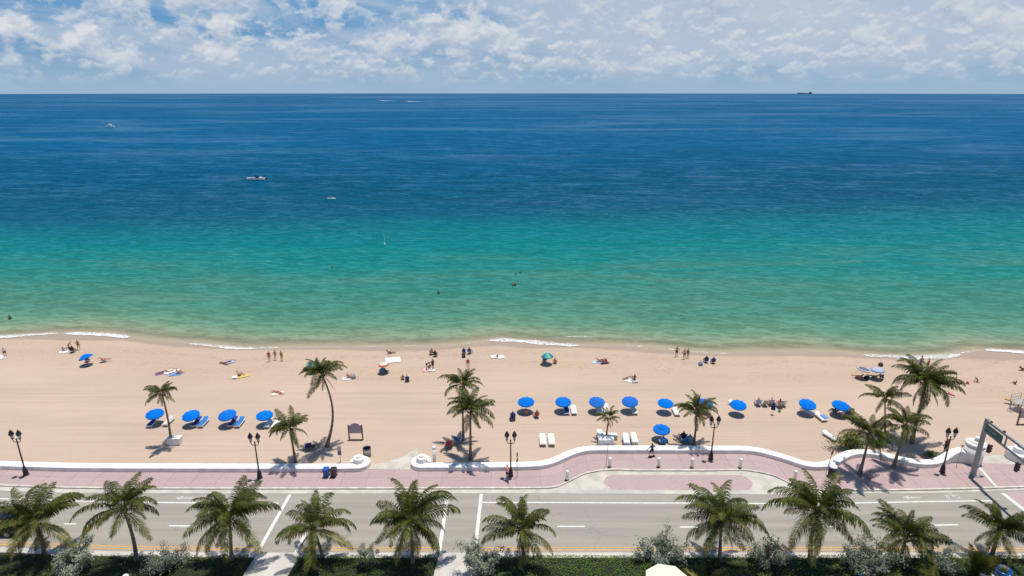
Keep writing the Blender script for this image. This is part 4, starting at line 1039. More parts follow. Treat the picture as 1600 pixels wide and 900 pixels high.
sp = arm_box("street_sign", .32, 2.75, Hh-.83, .05, .86, mat("sign_green", (.035,.12,.10), .5), side=-.2)
sl = MB(); uu = .5; rnd = random.Random(5)
while uu < 1.9:
    w = rnd.uniform(.10,.2); sl.box(MR @ Vector((uu+w/2, -.228, Hh-.80)), (w, .006, .2), aa); uu += w + .06
sl.build("sign_lettering", mat("sign_letter", (.20,.30,.27), .5), sp)
for u in (.5, 2.4): arm_box("sensor", u, u+.22, Hh-.02, .16, .1, black_iron)
def traffic_light(loc, rz, label, arm):
    o = empty("traffic_light", loc, rz, label, "traffic light", "black traffic lights on the gantry"); o.scale = (.85,)*3
    MB().bbox((0,0,0), (.36,.26,1.1), .03).build("housing", black_iron, o)
    for k, c in enumerate(((.16,.02,.02),(.17,.11,.02),(.02,.12,.06))):
        z = .35 - k*.35
        MB().lathe([(.12,0),(.12,.02)], 10, (0,-.13,z), M=Matrix.Rotation(pi/2,3,'X')).build("lens", mat("lens%d" % k, c, .3), o)
        MB().lathe([(.15,0),(.15,.24),(.14,.24),(.14,0)], 10, (0,-.13,z), M=Matrix.Rotation(pi/2,3,'X')).build("visor", black_iron, o)
    b = MB()
    for z in (.42,-.42): b.tube([(0,0,z),arm + Vector((0,0,z))], .03, 5)
    b.build("bracket", black_iron, o)
traffic_light(pb_ + Vector((.95,.0,atY(1545,701,pb_.y).z - Z_PAVE)), pi/2+.1, "black traffic light bracketed to the gantry post", Vector((0,.72,0)))
u2 = 5.0; q = pb_ + MR @ Vector((u2, 0, Hh-2.45)); traffic_light(q, pi/2+.1, "black traffic light hanging below the gantry arm", Vector((0,0,.45)))
# the black vehicle at the left, half hidden by the first palm
car_m = mat("black_car_paint", (0.010,0.010,0.013), 0.18, spec=.6); glass_m = mat("dark_glass", (0.012,0.014,0.02), 0.05, spec=.8)
cb = P(27,841,Z_ROAD); car = empty("parked_car", (cb.x - 2.35, cb.y + .98, 0), 0, "black vehicle in the near lane, half hidden by the leftmost palm", "car")
prof = [(-2.3,.42),(-2.32,.75),(-2.15,.95),(-1.25,1.08),(-.65,1.68),(-.4,1.76),(1.75,1.76),(2.05,1.68),(2.28,1.05),(2.33,.8),(2.32,.42)]
def car_body():
    bm = bmesh.new(); secs = []
    for y, kx, kz in ((-.96,.975,.0),(-.98,.99,.0),(-.90,1,.0),(.90,1,.0),(.98,.99,.0),(.96,.975,.0)):
        ring = []
        for x_, z_ in prof:
            tuck = .20*max(0, (z_-1.0)/.76) if abs(y) > .5 else 0
            ring.append(bm.verts.new((x_*kx, (abs(y)-tuck)*(1 if y > 0 else -1), z_)))
        secs.append(ring)
    for a, b in zip(secs, secs[1:]):
        for i in range(len(prof)):
            j = (i+1) % len(prof); bm.faces.new((a[i], b[i], b[j], a[j]))
    bm.faces.new(secs[0]); bm.faces.new(secs[-1][::-1]); bmesh.ops.recalc_face_normals(bm, faces=bm.faces)
    me = bpy.data.meshes.new("body"); bm.to_mesh(me); me.materials.append(car_m); return me
link("body", car_body(), car)
for s in (-1, 1):
    for x0, x1 in ((-.55,.45),(.55,1.35),(1.42,1.95)):
        zt = 1.64; zb = 1.1; y = lambda z: s*(.987 - .20*(z-1.0)/.76)
        k = .28 if x0 < 0 else 0
        MB().add([(x0-k,y(zb),zb),(x1,y(zb),zb),(x1-.03,y(zt),zt),(x0+.1,y(zt),zt)], [(0,1,2,3)]).build("side_window", glass_m, car)
    for xw in (-1.45, 1.42):
        w = MB().lathe([(.25,-.12),(.36,-.11),(.37,0),(.36,.11),(.25,.12)], 18, (xw, s*.86, .37), M=Matrix.Rotation(pi/2,3,'X')).build("wheel", dark_rub, car, True)
        MB().lathe([(0,-.125),(.24,-.125),(.24,.125),(0,.125)], 12, (xw, s*.86, .37), M=Matrix.Rotation(pi/2,3,'X')).build("rim", steel, w)
    MB().bbox((2.30,s*.80,1.0), (.09,.2,.34), .02).build("tail_light", mat("tail_red", (.35,.015,.02), .3), car)
    MB().bbox((-1.0,s*1.06,1.12), (.16,.2,.14), .03).build("wing_mirror", car_m, car)
MB().add([(2.235,-.72,1.18),(2.235,.72,1.18),(2.09,.66,1.62),(2.09,-.66,1.62)], [(0,1,2,3)]).build("rear_window", glass_m, car)
MB().box((2.345,0,.78), (.02,.5,.13)).build("number_plate", white_p, car); MB().bbox((2.34,0,.5), (.14,1.8,.2), .04).build("bumper", dark_rub, car)
# terrace things at the lower edge
def parasol_cream():
    ap = P(1043,898,3.1); o = empty("cream_parasol", (ap.x, ap.y, 0), 0, "large cream parasol seen from above at the lower edge", "parasol")
    cv = mat("cream_canvas", (0.74,0.72,0.52), 0.8, .05, 3)
    n = 8; a0 = .18; rim = [(1.75*cos(a0+2*pi*k/n), 1.75*sin(a0+2*pi*k/n), 2.62) for k in range(n)]
    vs = [(0,0,3.1)] + rim + [(x_,y_,z_-.16) for x_,y_,z_ in rim]
    MB().add(vs, [(0,1+k,1+(k+1)%n) for k in range(n)] + [(1+(k+1)%n,1+k,1+n+k,1+n+(k+1)%n) for k in range(n)]).build("canopy", cv, o)
    MB().tube([(0,0,0),(0,0,3.05)], .03, 8).build("pole", white_p, o); MB().lathe([(.3,0),(.3,.12),(.05,.16)], 14).build("base", dark_rub, o, True)
    rb = MB()
    for k in range(n): rb.tube([(0,0,3.02),(rim[k][0]*.98,rim[k][1]*.98,2.58)], .012, 4)
    rb.build("ribs", white_p, o)
parasol_cream()
gp = P(196,902,2.3); o = empty("globe_lamp", (gp.x,gp.y,0), 0, "pale globe garden lamp just showing at the lower edge left", "lamp")
MB().tube([(0,0,0),(0,0,2.05)], .045, 8).build("pole", black_iron, o); MB().lathe([(0,2.0),(.14,2.04),(.25,2.15),(.28,2.3),(.24,2.44),(.13,2.54),(0,2.57)], 16).build("globe", mat("frosted_globe", (.62,.72,.68), .3), o, True)
pot_m = mat("blue_glaze", (0.006,0.085,0.30), 0.2, .2, 5)
flower_g = leaf_mat("pot_leaf", (0.06,0.11,0.03), (0.12,0.17,0.05), (0.05,0.08,0.03))
petal = leaf_mat("petal", (0.55,0.14,0.10), (0.62,0.42,0.36), (0.50,0.30,0.08), .5, .2)
def pot(px, py, z, rx, label, seed):
    p = P(px, py, z); o = empty("flower_pot", p - Vector((0,0,.55)), 0, label, "flower pot", "blue glazed pots at the lower edge")
    MB().lathe([(.2,0),(.34,.2),(rx*.9,.5),(rx,.52),(rx,.58),(rx*.82,.58),(rx*.75,.45),(0,.42)], 22).build("bowl", pot_m, o, True)
    rnd = random.Random(seed); a = MB(); leaf_cards(a, (0,0,.62), (rx*.62,rx*.62,.24), 160, .08, rnd); a.build("foliage", flower_g, o)
    a = MB(); leaf_cards(a, (0,0,.72), (rx*.5,rx*.5,.2), 50, .05, rnd); a.build("blossoms", petal, o)
pot(1351,900,2.0,.34,"blue glazed pot of flowers under the round silver bush",4)
pot(1568,890,2.2,.62,"wide blue glazed bowl of flowers on the white pillar",9)
pp = P(1568,890,2.2); o = empty("garden_pillar", (pp.x-.55,pp.y-.25,0), 0, "white rounded garden wall end carrying the blue bowl", "pillar")
MB().prism([(-.75+.35*cos(a), .0+.75*sin(a)) for a in [pi/2+pi*k/10 for k in range(11)]] + [(1.2,-.75),(1.2,.75)], 0, pp.z-.56).build("pillar_body", stucco, o)
# ================================================================== BEACH FURNITURE
blue_cv = mat("blue_canvas", (0.0005,0.152,0.60), 0.85, .06, 3, spec=.08)
t_ = NT(blue_cv.node_tree); oi_ = t_.node('ShaderNodeObjectInfo'); b_ = t_.n['Principled BSDF']
src_ = b_.inputs['Base Color'].links[0].from_socket; hv_ = t_.node('ShaderNodeHueSaturation'); t_.l.new(src_, hv_.inputs['Color'])   # some canvases are more faded than others
t_.l.new(t_.math('ADD', 0.86, t_.math('MULTIPLY', oi_.outputs['Random'], 0.22)), hv_.inputs['Value']); t_.l.new(t_.math('ADD', 0.96, t_.math('MULTIPLY', oi_.outputs['Random'], 0.06)), hv_.inputs['Saturation']); t_.l.new(hv_.outputs[0], b_.inputs['Base Color'])
navy_cv = mat("navy_canvas", (0.012,0.03,0.17), 0.8, .1, 4)
pole_w = mat("white_pole", (0.68,0.66,0.62), 0.5)
def make_umbrella(kind):
    o = empty("beach_umbrella"); n = 10
    R, zr, za = {'blue': (1.03,1.45,1.83), 'vent': (1.03,1.45,1.79), 'slate': (.90,1.45,1.68), 'pale': (.90,1.45,1.70), 'stripe': (.78,1.42,1.74), 'small': (.95,1.40,1.88), 'navy': (.16,.75,1.75)}.get(kind, (.92,1.38,1.86))
    MB().tube([(0,0,-.1),(0,0,za)], .022, 6).build("pole", pole_w, o)
    rnd = random.Random(len(kind))
    if kind == 'navy':                                         # closed
        prof = [(.28,.72),(.26,.9),(.20,1.25),(.11,1.6),(.05,1.75),(0,1.78)]
        vs, fs = [], []
        for r, z in prof:
            for k in range(16): rr = r*(1.0 if k % 2 else .62); vs.append((rr*cos(2*pi*k/16), rr*sin(2*pi*k/16), z))
        for i in range(len(prof)-1):
            for k in range(16): fs.append((i*16+k, i*16+(k+1)%16, i*16+16+(k+1)%16, i*16+16+k))
        MB().add(vs, fs).build("canopy", navy_cv, o); return o
    cols = {'blue': [blue_cv], 'vent': [blue_cv], 'small': [blue_cv], 'teal': [mat("teal_canvas",(.05,.36,.30),.8), mat("green_canvas",(.16,.42,.20),.8), mat("deep_blue_canvas",(.02,.10,.30),.8)],
            'stripe': [mat("orange_canvas",(.62,.13,.06),.8), mat("pale_canvas",(.66,.62,.52),.8), mat("pale_green_canvas",(.30,.46,.36),.8)],
            'slate': [mat("slate_canvas",(.085,.125,.21),.8), mat("sand_canvas",(.46,.40,.34),.8)], 'pale': [mat("ice_canvas",(.36,.42,.54),.8), mat("ice_canvas_dark",(.20,.28,.45),.8)]}[kind]
    K = 5; vs = [(0,0,za)]; fs, mi = [], []
    for i in range(1, K+1):
        u = i/K
        for k in range(n*2):
            a = 2*pi*k/(2*n); sag = 0.0 if k % 2 == 0 else .035*u*u
            r = R*u*(1.0 if k % 2 == 0 else cos(pi/n)+.012)
            vs.append((r*cos(a), r*sin(a), za - (za-zr)*(u**1.5) - sag))
    m2 = 2*n
    def cm(i, k):
        if kind == 'teal': return (k//2) % 3
        if kind == 'stripe': return {0:2, 1:1, 2:1, 3:1, 4:0}[i]
        if kind in ('slate', 'pale'): return 1 if i == K-1 else 0
        return 0
    for k in range(m2): fs.append((0, 1+k, 1+(k+1)%m2)); mi.append(cm(0,k))
    for i in range(K-1):
        for k in range(m2): fs.append((1+i*m2+k, 1+(i+1)*m2+k, 1+(i+1)*m2+(k+1)%m2, 1+i*m2+(k+1)%m2)); mi.append(cm(i+1,k))
    b = 1+(K-1)*m2; vs += [(x*1.0,y*1.0,z-.13) for x,y,z in vs[b:b+m2]]; e = 1+K*m2
    for k in range(m2): fs.append((b+k, e+k, e+(k+1)%m2, b+(k+1)%m2)); mi.append(cm(K-1,k))
    mb = MB(); mb.v, mb.f, mb.mi = vs, fs, mi
    TILT = Matrix.Translation((0,0,zr)) @ Matrix.Rotation(radians(10) if kind in ('blue','vent') else 0, 4, 'X') @ Matrix.Translation((0,0,-zr))
    cano = mb.build("canopy", cols, o); cano.matrix_local = TILT
    if kind == 'vent':
        MB().lathe([(.42,za-.05),(.40,za-.02),(.06,za+.10),(.03,za+.16),(0,za+.17)], 10).build("vent_cap", blue_cv, o).matrix_local = TILT
    for k in range(n):
        a = 2*pi*k/n; MB().tube([(0,0,za-.1),(R*.97*cos(a), R*.97*sin(a), zr-.03)], .011, 4).build("rib", pole_w, o).matrix_local = TILT
    return o
umb = Proto(make_umbrella)
GU = "blue rental umbrellas set out in rows on the sand"
for i, (px, py, lb) in enumerate(((240,643.5,"blue beach umbrella left of the slender palm, leftmost of the left row"),(298.5,645,"second blue beach umbrella from the left in the left row, over a blue lounger pair"),(355,645.5,"third blue beach umbrella of the left row, over a blue lounger pair"),
        (411.5,645.5,"rightmost blue beach umbrella of the left row, beside the short bushy palm"),(823,625.5,"blue beach umbrella shading a lone sitter, leftmost of the middle row"),(880,624.5,"blue beach umbrella beside a dark blue lounger and a white lounger"),
        (932,624.5,"blue beach umbrella right above the smallest beach palm"),(985.5,624.5,"blue beach umbrella over a single white lounger half in shade"),(1040,626.5,"blue beach umbrella with a white lounger standing in the sun to its right"),
        (1101,628,"blue beach umbrella mostly hidden behind the palm with the shaded chairs"),(1155,629,"blue beach umbrella left of the row of grey beach chairs"),(1261.5,628,"blue beach umbrella left of the lounger with the blue towel"),
        (1314,630.5,"rightmost blue beach umbrella with a group sitting beneath it"),(1035.5,667.5,"nearest blue beach umbrella, with a vented top, by the skateboarder"))):
    p = P(px, py, 1.70+Z_SAND); o = umb("vent" if py > 660 else "blue", (p.x, p.y, Z_SAND), .13*sin(i*2.1), lb, "umbrella", GU, 1+.035*sin(i*3.7)); o.rotation_euler = (radians(3*sin(i*1.3)), radians(3.5*cos(i*2.2)), .13*sin(i*2.1))
def umb_at(kind, px, py, rz, label, tilt=0.0, cat="umbrella"):
    p = P(px, py, 1.62+Z_SAND); z = sand_z(p.x, p.y); o = umb(kind, (p.x, p.y, z), rz, label, cat, "beachgoers' own umbrellas"); o.rotation_euler = (0, tilt, rz); return o
umb_at("navy", 1209.5, 630, 0, "closed navy umbrella on a white pole in front of the grey beach chairs")
umb_at("small", 138, 555, 0, "tilted blue umbrella near the water at the far left", -.35)
umb_at("stripe", 599, 567, 0, "orange rimmed pale umbrella over a blue chair near the white tarp")
umb_at("teal", 855, 553.5, .4, "small teal and blue panelled umbrella near the water beside a shirtless sitter")
umb_at("slate", 1347.5, 575, 0, "slate blue umbrella with a sand coloured rim, left of the pale blue one", .16)
umb_at("pale", 1371.5, 576, 0, "pale ice blue umbrella right of the slate blue one")
umb_at("teal", 488, 566, 1.0, "small turquoise umbrella behind the crown of the S curved palm")
# loungers
cush_b = mat("blue_cushion", (0.015,0.17,0.52), 0.8, .12, 3); cush_shaded = mat("shaded_blue_cushion", (0.010,0.045,0.27), 0.8, .12, 3); cush_w = mat("white_sling", (0.78,0.765,0.73), 0.75, .06, 4); cush_t = mat("sand_cushion", (.60,.55,.47), .8, .1, 4)  # navy: the blue cushion again, umbrella shade put into its colour
frame_w = mat("white_frame", (0.78,0.77,0.74), 0.45)
def make_lounger(kind):
    o = empty("sun_lounger"); cm = {'blue': cush_b, 'navy': cush_shaded, 'white': cush_w, 'sand': cush_t}[kind]
    f = MB()
    for s in (-1,1): f.bbox((s*.32,0,.30), (.06,1.9,.07), .015)
    f.box((0,.93,.30), (.6,.05,.06)); f.box((0,-.93,.30), (.6,.05,.06)); f.box((0,.25,.30), (.6,.05,.05)); f.build("frame", frame_w, o)
    for sx in (-1,1):
        for sy in (-.72,.72): MB().box((sx*.30,sy,.135), (.055,.055,.27)).build("leg", frame_w, o)
    n = 11; sl = MB()
    for k in range(n): sl.box((0,-.9+k*.113,.345), (.56,.095,.022))
    st = sl.build("slats", frame_w, o); st['kind'] = 'stuff'
    MB().bbox((0,-.29,.385), (.57,1.24,.055 if kind != 'white' else .03), .02).build("seat_cushion", cm, o)
    b = MB().bbox((0,.33,0), (.57,.66,.055 if kind != 'white' else .03), .02).build("backrest", cm, o, loc=(0,.34,.375)); b.rotation_euler = (radians(20 if kind in ('blue','navy') else 10),0,0)
    return o
lng = Proto(make_lounger)
GL = "rental sun loungers on the sand"
def lounger(kind, px, py, label, rz=0.0, z=0.0, sc=1.0): p = P(px, py, .3+Z_SAND); return lng(kind, (p.x, p.y, Z_SAND+z), rz, label, "sun lounger", GL, sc)
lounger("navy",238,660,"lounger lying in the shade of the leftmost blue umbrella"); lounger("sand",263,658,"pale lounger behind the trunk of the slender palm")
lounger("navy",307,659.5,"shade darkened blue lounger under the second umbrella of the left row"); lounger("blue",317.5,660,"bright blue sunlit lounger beside the second umbrella of the left row")
lounger("navy",364,659.5,"shade darkened blue lounger under the third umbrella of the left row"); lounger("blue",374.5,660,"bright blue sunlit lounger beside the third umbrella of the left row")
lounger("white",420,661,"white lounger half shaded by the rightmost umbrella of the left row"); lounger("white",431,662,"white lounger half hidden by the short bushy palm")
lounger("navy",885,640.5,"dark blue lounger half under an umbrella of the middle row"); lounger("white",896.5,640.5,"white lounger beside the dark blue lounger")
lounger("white",936,640,"white lounger in umbrella shade behind the smallest beach palm"); lounger("white",947,638,"white lounger in the sun behind the smallest beach palm")
lounger("white",990.5,640.5,"single white lounger half shaded by its umbrella"); lounger("white",1056,642.5,"white lounger in full sun between the umbrella and the palm with shaded chairs")
lounger("white",1149,632,"white lounger mostly hidden under the umbrella left of the grey chairs",.5); lounger("white",1262,643,"white lounger in the shade left of the lounger with the blue towel",.5)
lounger("white",1282,651,"white lounger with a blue towel over its foot",.12); lounger("white",1297,681,"lone white lounger by the wave wall near the rightmost umbrella",.33)
lounger("white",848,688,"left one of the two white loungers standing side by side alone",0,.06,1.08); lounger("white",861.5,688,"right one of the two white loungers standing side by side alone",0,.06,1.08)
for k in range(4):
    w = ("bottom","second from the bottom","third from the bottom","top")[k]
    lounger("white",978,690,"white lounger, %s of the left stack beyond the storage chest" % w,-.06,k*.13,1.0); lounger("white",990.5,689,"white lounger, %s of the right stack beyond the storage chest" % w,-.06,k*.13,1.0)
    if k < 3: lounger("white",938,683,"white lounger, %s of the stack behind the storage chest" % ("bottom","middle","top")[k],0.0,k*.13); lounger("white",952.5,682,"white lounger lying crosswise, %s of its stack behind the storage chest" % ("bottom","middle","top")[k],pi/2,k*.13,.95)
# cloth laid on the sand
def cloth_mesh(w, l, seed, m, amp=.03):
    nx, ny = 7, 11; vs = []
    for i in range(nx+1):
        for j in range(ny+1):
            x, y = (i/nx-.5)*w, (j/ny-.5)*l; vs.append((x + .05*mnoise.noise(Vector((y*2,seed,1))), y + .05*mnoise.noise(Vector((x*2,seed,5))), .035 + amp*(1+mnoise.noise(Vector((x*2.5,y*2.5,seed))))))
    fs = [(i*(ny+1)+j,(i+1)*(ny+1)+j,(i+1)*(ny+1)+j+1,i*(ny+1)+j+1) for i in range(nx) for j in range(ny)]
    o = len(vs); vs += [(x,y,z-.025) for x,y,z in vs[:]]; fs += [tuple(o+i for i in f[::-1]) for f in fs[:]]
    b = [i*(ny+1) for i in range(nx+1)] + [nx*(ny+1)+j for j in range(1,ny+1)] + [i*(ny+1)+ny for i in range(nx-1,-1,-1)] + [j for j in range(ny-1,0,-1)]
    for a, c in zip(b, b[1:]+b[:1]): fs.append((c, a, o+a, o+c))
    return MB().add(vs, fs).mesh("towel", m, True)
T = {'white': (.78,.77,.75), 'blue': (.10,.25,.55), 'pink': (.62,.20,.24), 'palepink': (.66,.42,.42), 'purple': (.24,.12,.28), 'yellow': (.66,.48,.10), 'teal': (.06,.34,.36), 'cream': (.72,.66,.52), 'sky': (.42,.56,.72), 'green': (.22,.36,.24), 'grey': (.38,.38,.40)}
def tm(c): return mat("cloth_"+c, T[c], .9, .15, 5)
def towel(c, px, py, w, l, rz, label, amp=.03):
    p = P(px, py, Z_SAND); return tag(link("towel", cloth_mesh(w, l, px*.37, tm(c), amp), None, (p.x, p.y, sand_z(p.x, p.y)+.01), rz), label, "towel", "towels and sheets spread on the sand")
def soft_bag(px, py, s, c, label):
    p = P(px, py, Z_SAND); o = empty("beach_bag", (p.x, p.y, sand_z(p.x, p.y)), px*.1, label, "bag", "bags left on the sand"); m = mat("bag_"+c, {'black': (.02,.02,.025), 'blue': (.10,.22,.42), 'red': (.42,.06,.08), 'green': (.05,.30,.10), 'white': (.75,.75,.73), 'grey': (.30,.29,.28)}[c], .8, .2, 6)
    MB().lathe([(.0,0),(.30*s,.02),(.36*s,.15*s),(.33*s,.32*s),(.24*s,.44*s),(.20*s,.46*s),(.16*s,.38*s),(0,.34*s)], 9).build("body", m, o, True)
    h = MB()
    for d in (-.1,.1): h.tube([(-.17*s,d*s,.42*s),(-.12*s,d*s,.62*s),(0,d*s,.70*s),(.12*s,d*s,.62*s),(.17*s,d*s,.42*s)], .018*s, 5)
    h.build("handles", m, o); return o
towel("white",1,558.5,.9,2.0,1.1,"white towel at the left edge by the standing person in black shorts"); towel("white",99,550.5,1.2,.8,.3,"small white towel under the sitter near the surf at left")
towel("purple",254,583,.9,1.9,-1.0,"purple towel, leftmost of the towel group above the slender palm"); towel("white",267,581,1.2,2.0,-.7,"white towel in the middle of the towel group above the slender palm",.06); towel("blue",274,585.5,.8,1.6,-1.2,"blue and white towel at the near side of the towel group")
towel("sky",358,566,1.0,1.6,-1.0,"pale blue towel by the lying pair near the surf",.07); towel("yellow",378,588.5,.8,1.8,-1.0,"yellow towel under the sunbather with bent knees"); towel("white",367,590.5,.7,.8,.4,"crumpled white towel left of the sunbather with bent knees",.12)
towel("white",542,592,1.3,.8,.1,"white towel under the red sitter right of the S curved palm"); towel("white",614,563,2.3,1.9,.25,"big white tarp spread near the striped umbrella",.10); towel("palepink",669,578,1.6,1.3,.2,"pink towel under the group left of the palm pair"); towel("white",675,579.5,.9,.7,.2,"white towel edge by the group left of the palm pair",.08)
towel("white",771.5,558,1.0,1.0,.2,"left one of the two white cloths near the middle of the beach",.08); towel("white",782.5,558.5,1.0,1.0,.2,"right one of the two white cloths near the middle of the beach",.08)
towel("white",982,594,1.4,1.2,-.5,"white towel under the pair in the middle of the beach"); towel("grey",991,596,.8,1.1,.3,"grey towel beside the white towel of the pair",.08); towel("sky",933,566.5,.8,1.5,1.4,"pale towel left of the pink chair near the surf"); towel("cream",434,615,.8,1.6,-1.1,"cream towel under the prone sunbather left of the S curved palm"); towel("teal",491,568,.9,1.0,.3,"turquoise cloth behind the crown of the S curved palm",.1)
towel("palepink",1483,617,.8,1.5,.2,"pink towel behind the tallest beach palm"); towel("blue",1287,656,.62,1.0,.12,"blue towel over the foot of the white lounger").location.z = Z_SAND+.42
soft_bag(724.5,558,.9,"black","black bag in front of the two blue chairs near the surf"); soft_bag(1354,592.5,1.1,"black","dark bag between the slate and pale umbrellas"); soft_bag(1094.5,570,1.0,"blue","pale blue cooler bag near the two sitters by the surf"); soft_bag(777,558,.6,"black","small dark bag between the two white cloths")
soft_bag(1217.5,643.5,.55,"green","tiny green bag in front of the closed navy umbrella"); soft_bag(551.5,591,1.25,"grey","pale green grey bundle beside the red sitter"); soft_bag(1511.5,599.5,.6,"red","small pinkish bag on the empty sand at right"); soft_bag(1376,570.5,1.0,"black","dark bundle above the pale ice blue umbrella")
soft_bag(478,700,.9,"white","white bag in the shade of the S curved palm")
# folding chairs
def make_chair(c):
    o = empty("beach_chair"); m = mat("chair_"+c, {'navy': (.02,.035,.16), 'blue': (.02,.20,.50), 'grey': (.42,.40,.37), 'red': (.42,.035,.07), 'pink': (.62,.20,.26), 'black': (.025,.02,.035), 'striped': (.30,.42,.62), 'white': (.72,.72,.70), 'brown': (.22,.08,.06)}[c], .85, .2, 6)
    MB().bbox((0,.05,.27), (.54,.50,.035), .012).build("seat", m, o)
    b = MB().bbox((0,0,.34), (.54,.035,.66), .012).build("backrest", m, o, loc=(0,-.20,.26)); b.rotation_euler = (radians(24),0,0)
    for s in (-1,1):
        MB().tube([(s*.28,.30,.0),(s*.28,-.22,.46)], .014, 5).build("leg", steel, o); MB().tube([(s*.28,-.34,0),(s*.28,.26,.27)], .014, 5).build("leg", steel, o)
        MB().bbox((s*.29,-.02,.47), (.06,.44,.025), .008).build("armrest", pole_w, o)
    return o
bch = Proto(make_chair)
def chair(c, px, py, rz, label, sc=1.0):
    p = P(px, py, Z_SAND); return bch(c, (p.x, p.y, sand_z(p.x, p.y)), rz, label, "beach chair", "low folding beach chairs", sc)
chair("black",114.5,550,.1,"black high backed beach chair near the surf at far left",1.15)
chair("navy",137,565,.3,"dark beach chair in the shade of the tilted blue umbrella"); chair("grey",163,565.5,-1.2,"reclining beach chair right of the tilted blue umbrella"); chair("blue",597,583,.6,"blue beach chair in the shade of the striped umbrella",1.15); chair("black",604,582.5,-.5,"dark beach chair in the shade of the striped umbrella")
chair("navy",636.5,595.5,.2,"navy beach chair of the pair below the striped umbrella"); chair("grey",674,552,.3,"grey beach chair at the surf left of the palm pair"); chair("black",680.5,555,-.2,"dark beach chair at the surf left of the palm pair"); chair("navy",725,551.5,0,"left one of the two blue chairs by the surf above the palm pair"); chair("blue",734,551.5,-.4,"right one of the two blue chairs by the surf above the palm pair")
chair("navy",851,565,.2,"dark chair beneath the teal panelled umbrella"); chair("pink",943,567.5,-.6,"pink beach chair near the surf, left one of two"); chair("pink",949,567,-.9,"pink beach chair near the surf, right one of two")
chair("navy",1103,564.5,.05,"navy beach chair, left one of the two facing the sea"); chair("navy",1114,566,.05,"navy beach chair, right one of the two facing the sea"); chair("brown",1342,592.5,.9,"brown beach chair under the slate umbrella"); chair("navy",1366,592.5,.8,"dark beach chair under the pale ice blue umbrella, left one of two"); chair("navy",1377,592,-.6,"dark beach chair under the pale ice blue umbrella, right one of two")
chair("navy",801,655,.1,"navy beach chair left of the sitter under the leftmost middle umbrella",1.2); chair("red",838,652,.4,"red beach chair right of the leftmost middle umbrella",.95)
for i, (c, px, py, lb) in enumerate((("striped",1183.5,633,"blue striped beach chair, leftmost of the grey chair row"),("grey",1194,633.5,"grey backed beach chair, second of the row left of the closed umbrella"),("grey",1204,632.5,"grey backed beach chair just left of the closed navy umbrella"),("grey",1217,636,"grey backed beach chair just right of the closed navy umbrella"),("white",1222.5,634,"pale beach chair at the right end of the chair row"))):
    chair(c, px, py, .05-.1*(i % 3), lb, 1.15)
for c, px, py, rz, lb in (("black",1304,646,.5,"dark beach chair at the left of the group under the rightmost umbrella"),("grey",1314,650,.2,"grey beach chair at the front of the group under the rightmost umbrella"),("navy",1322,650.5,-.1,"dark beach chair right of the grey one under the rightmost umbrella"),("grey",1331,646,-.7,"grey beach chair sticking out of the umbrella shade at right")): chair(c, px, py, rz, lb, 1.15)
chair("blue",1034.5,694.5,.1,"blue chair under the nearest umbrella beside the wall",1.25); chair("navy",1066,687,.3,"navy beach chair, leftmost in the palm shade by the wall",1.2); chair("blue",1069,692,.1,"blue beach chair at the front of the palm shade by the wall",1.15); chair("striped",1077,691,-.1,"striped beach chair in the palm shade by the wall",1.15)
chair("navy",481.5,702,.5,"navy beach chair in the shadow of the S curved palm",1.3); chair("red",701,698.5,.25,"red patterned beach chair in the shade of the palm pair",1.35); chair("blue",716.5,692,-.5,"bright blue beach chair in the shade of the palm pair",1.4)
# tall wooden lifeguard chair at the right edge
q = P(1592,640,Z_SAND); o = empty("lifeguard_stand", q, .3, "low lifeguard stand with an orange rescue board at the right edge", "lifeguard stand")
wd = mat("weathered_wood", (.42,.38,.32), .85, .25, 6)
for a in (-1,1):
    for c in (-1,1): MB().box((a*.8,c*.6,.55), (.12,.12,1.1)).build("leg", wd, o)
for k in range(7): MB().box((-.84+k*.28,0,1.13), (.25,1.5,.05)).build("plank", wd, o)
rl = MB()
for a in (-.9,.9): rl.tube([(a,-.7,1.1),(a,-.7,1.95)], .03, 5); rl.tube([(a,.7,1.1),(a,.7,1.95)], .03, 5)
for z in (1.5,1.93): rl.tube([(-.9,.7,z),(.9,.7,z)], .025, 5); rl.tube([(-.9,-.7,z),(.9,-.7,z)], .025, 5)
rl.build("railing", steel, o)
ld = MB(); ld.tube([(-.9,-.2,1.1),(-1.9,-.2,0)], .03, 5); ld.tube([(-.9,.2,1.1),(-1.9,.2,0)], .03, 5)
for k in range(5): ld.tube([(-1.05-k*.19,-.2,.94-k*.21),(-1.05-k*.19,.2,.94-k*.21)], .02, 5)
ld.build("ladder", wd, o)
q = P(1584,631,.2); o = empty("rescue_board", (q.x-.0,q.y,Z_SAND+.42), -.35, "orange paddle shaped rescue board leaning left of the lifeguard stand", "rescue board"); o.rotation_euler = (0,.1,-.45)
MB().prism([(.9*cos(a)-.2,.27*sin(a)) for a in [2*pi*k/18 for k in range(18)]], 0, .1).build("board", mat("orange_board", (.55,.22,.03), .4), o); MB().box((1.0,0,.05), (.8,.10,.06)).build("handle_strap", black_iron, o)
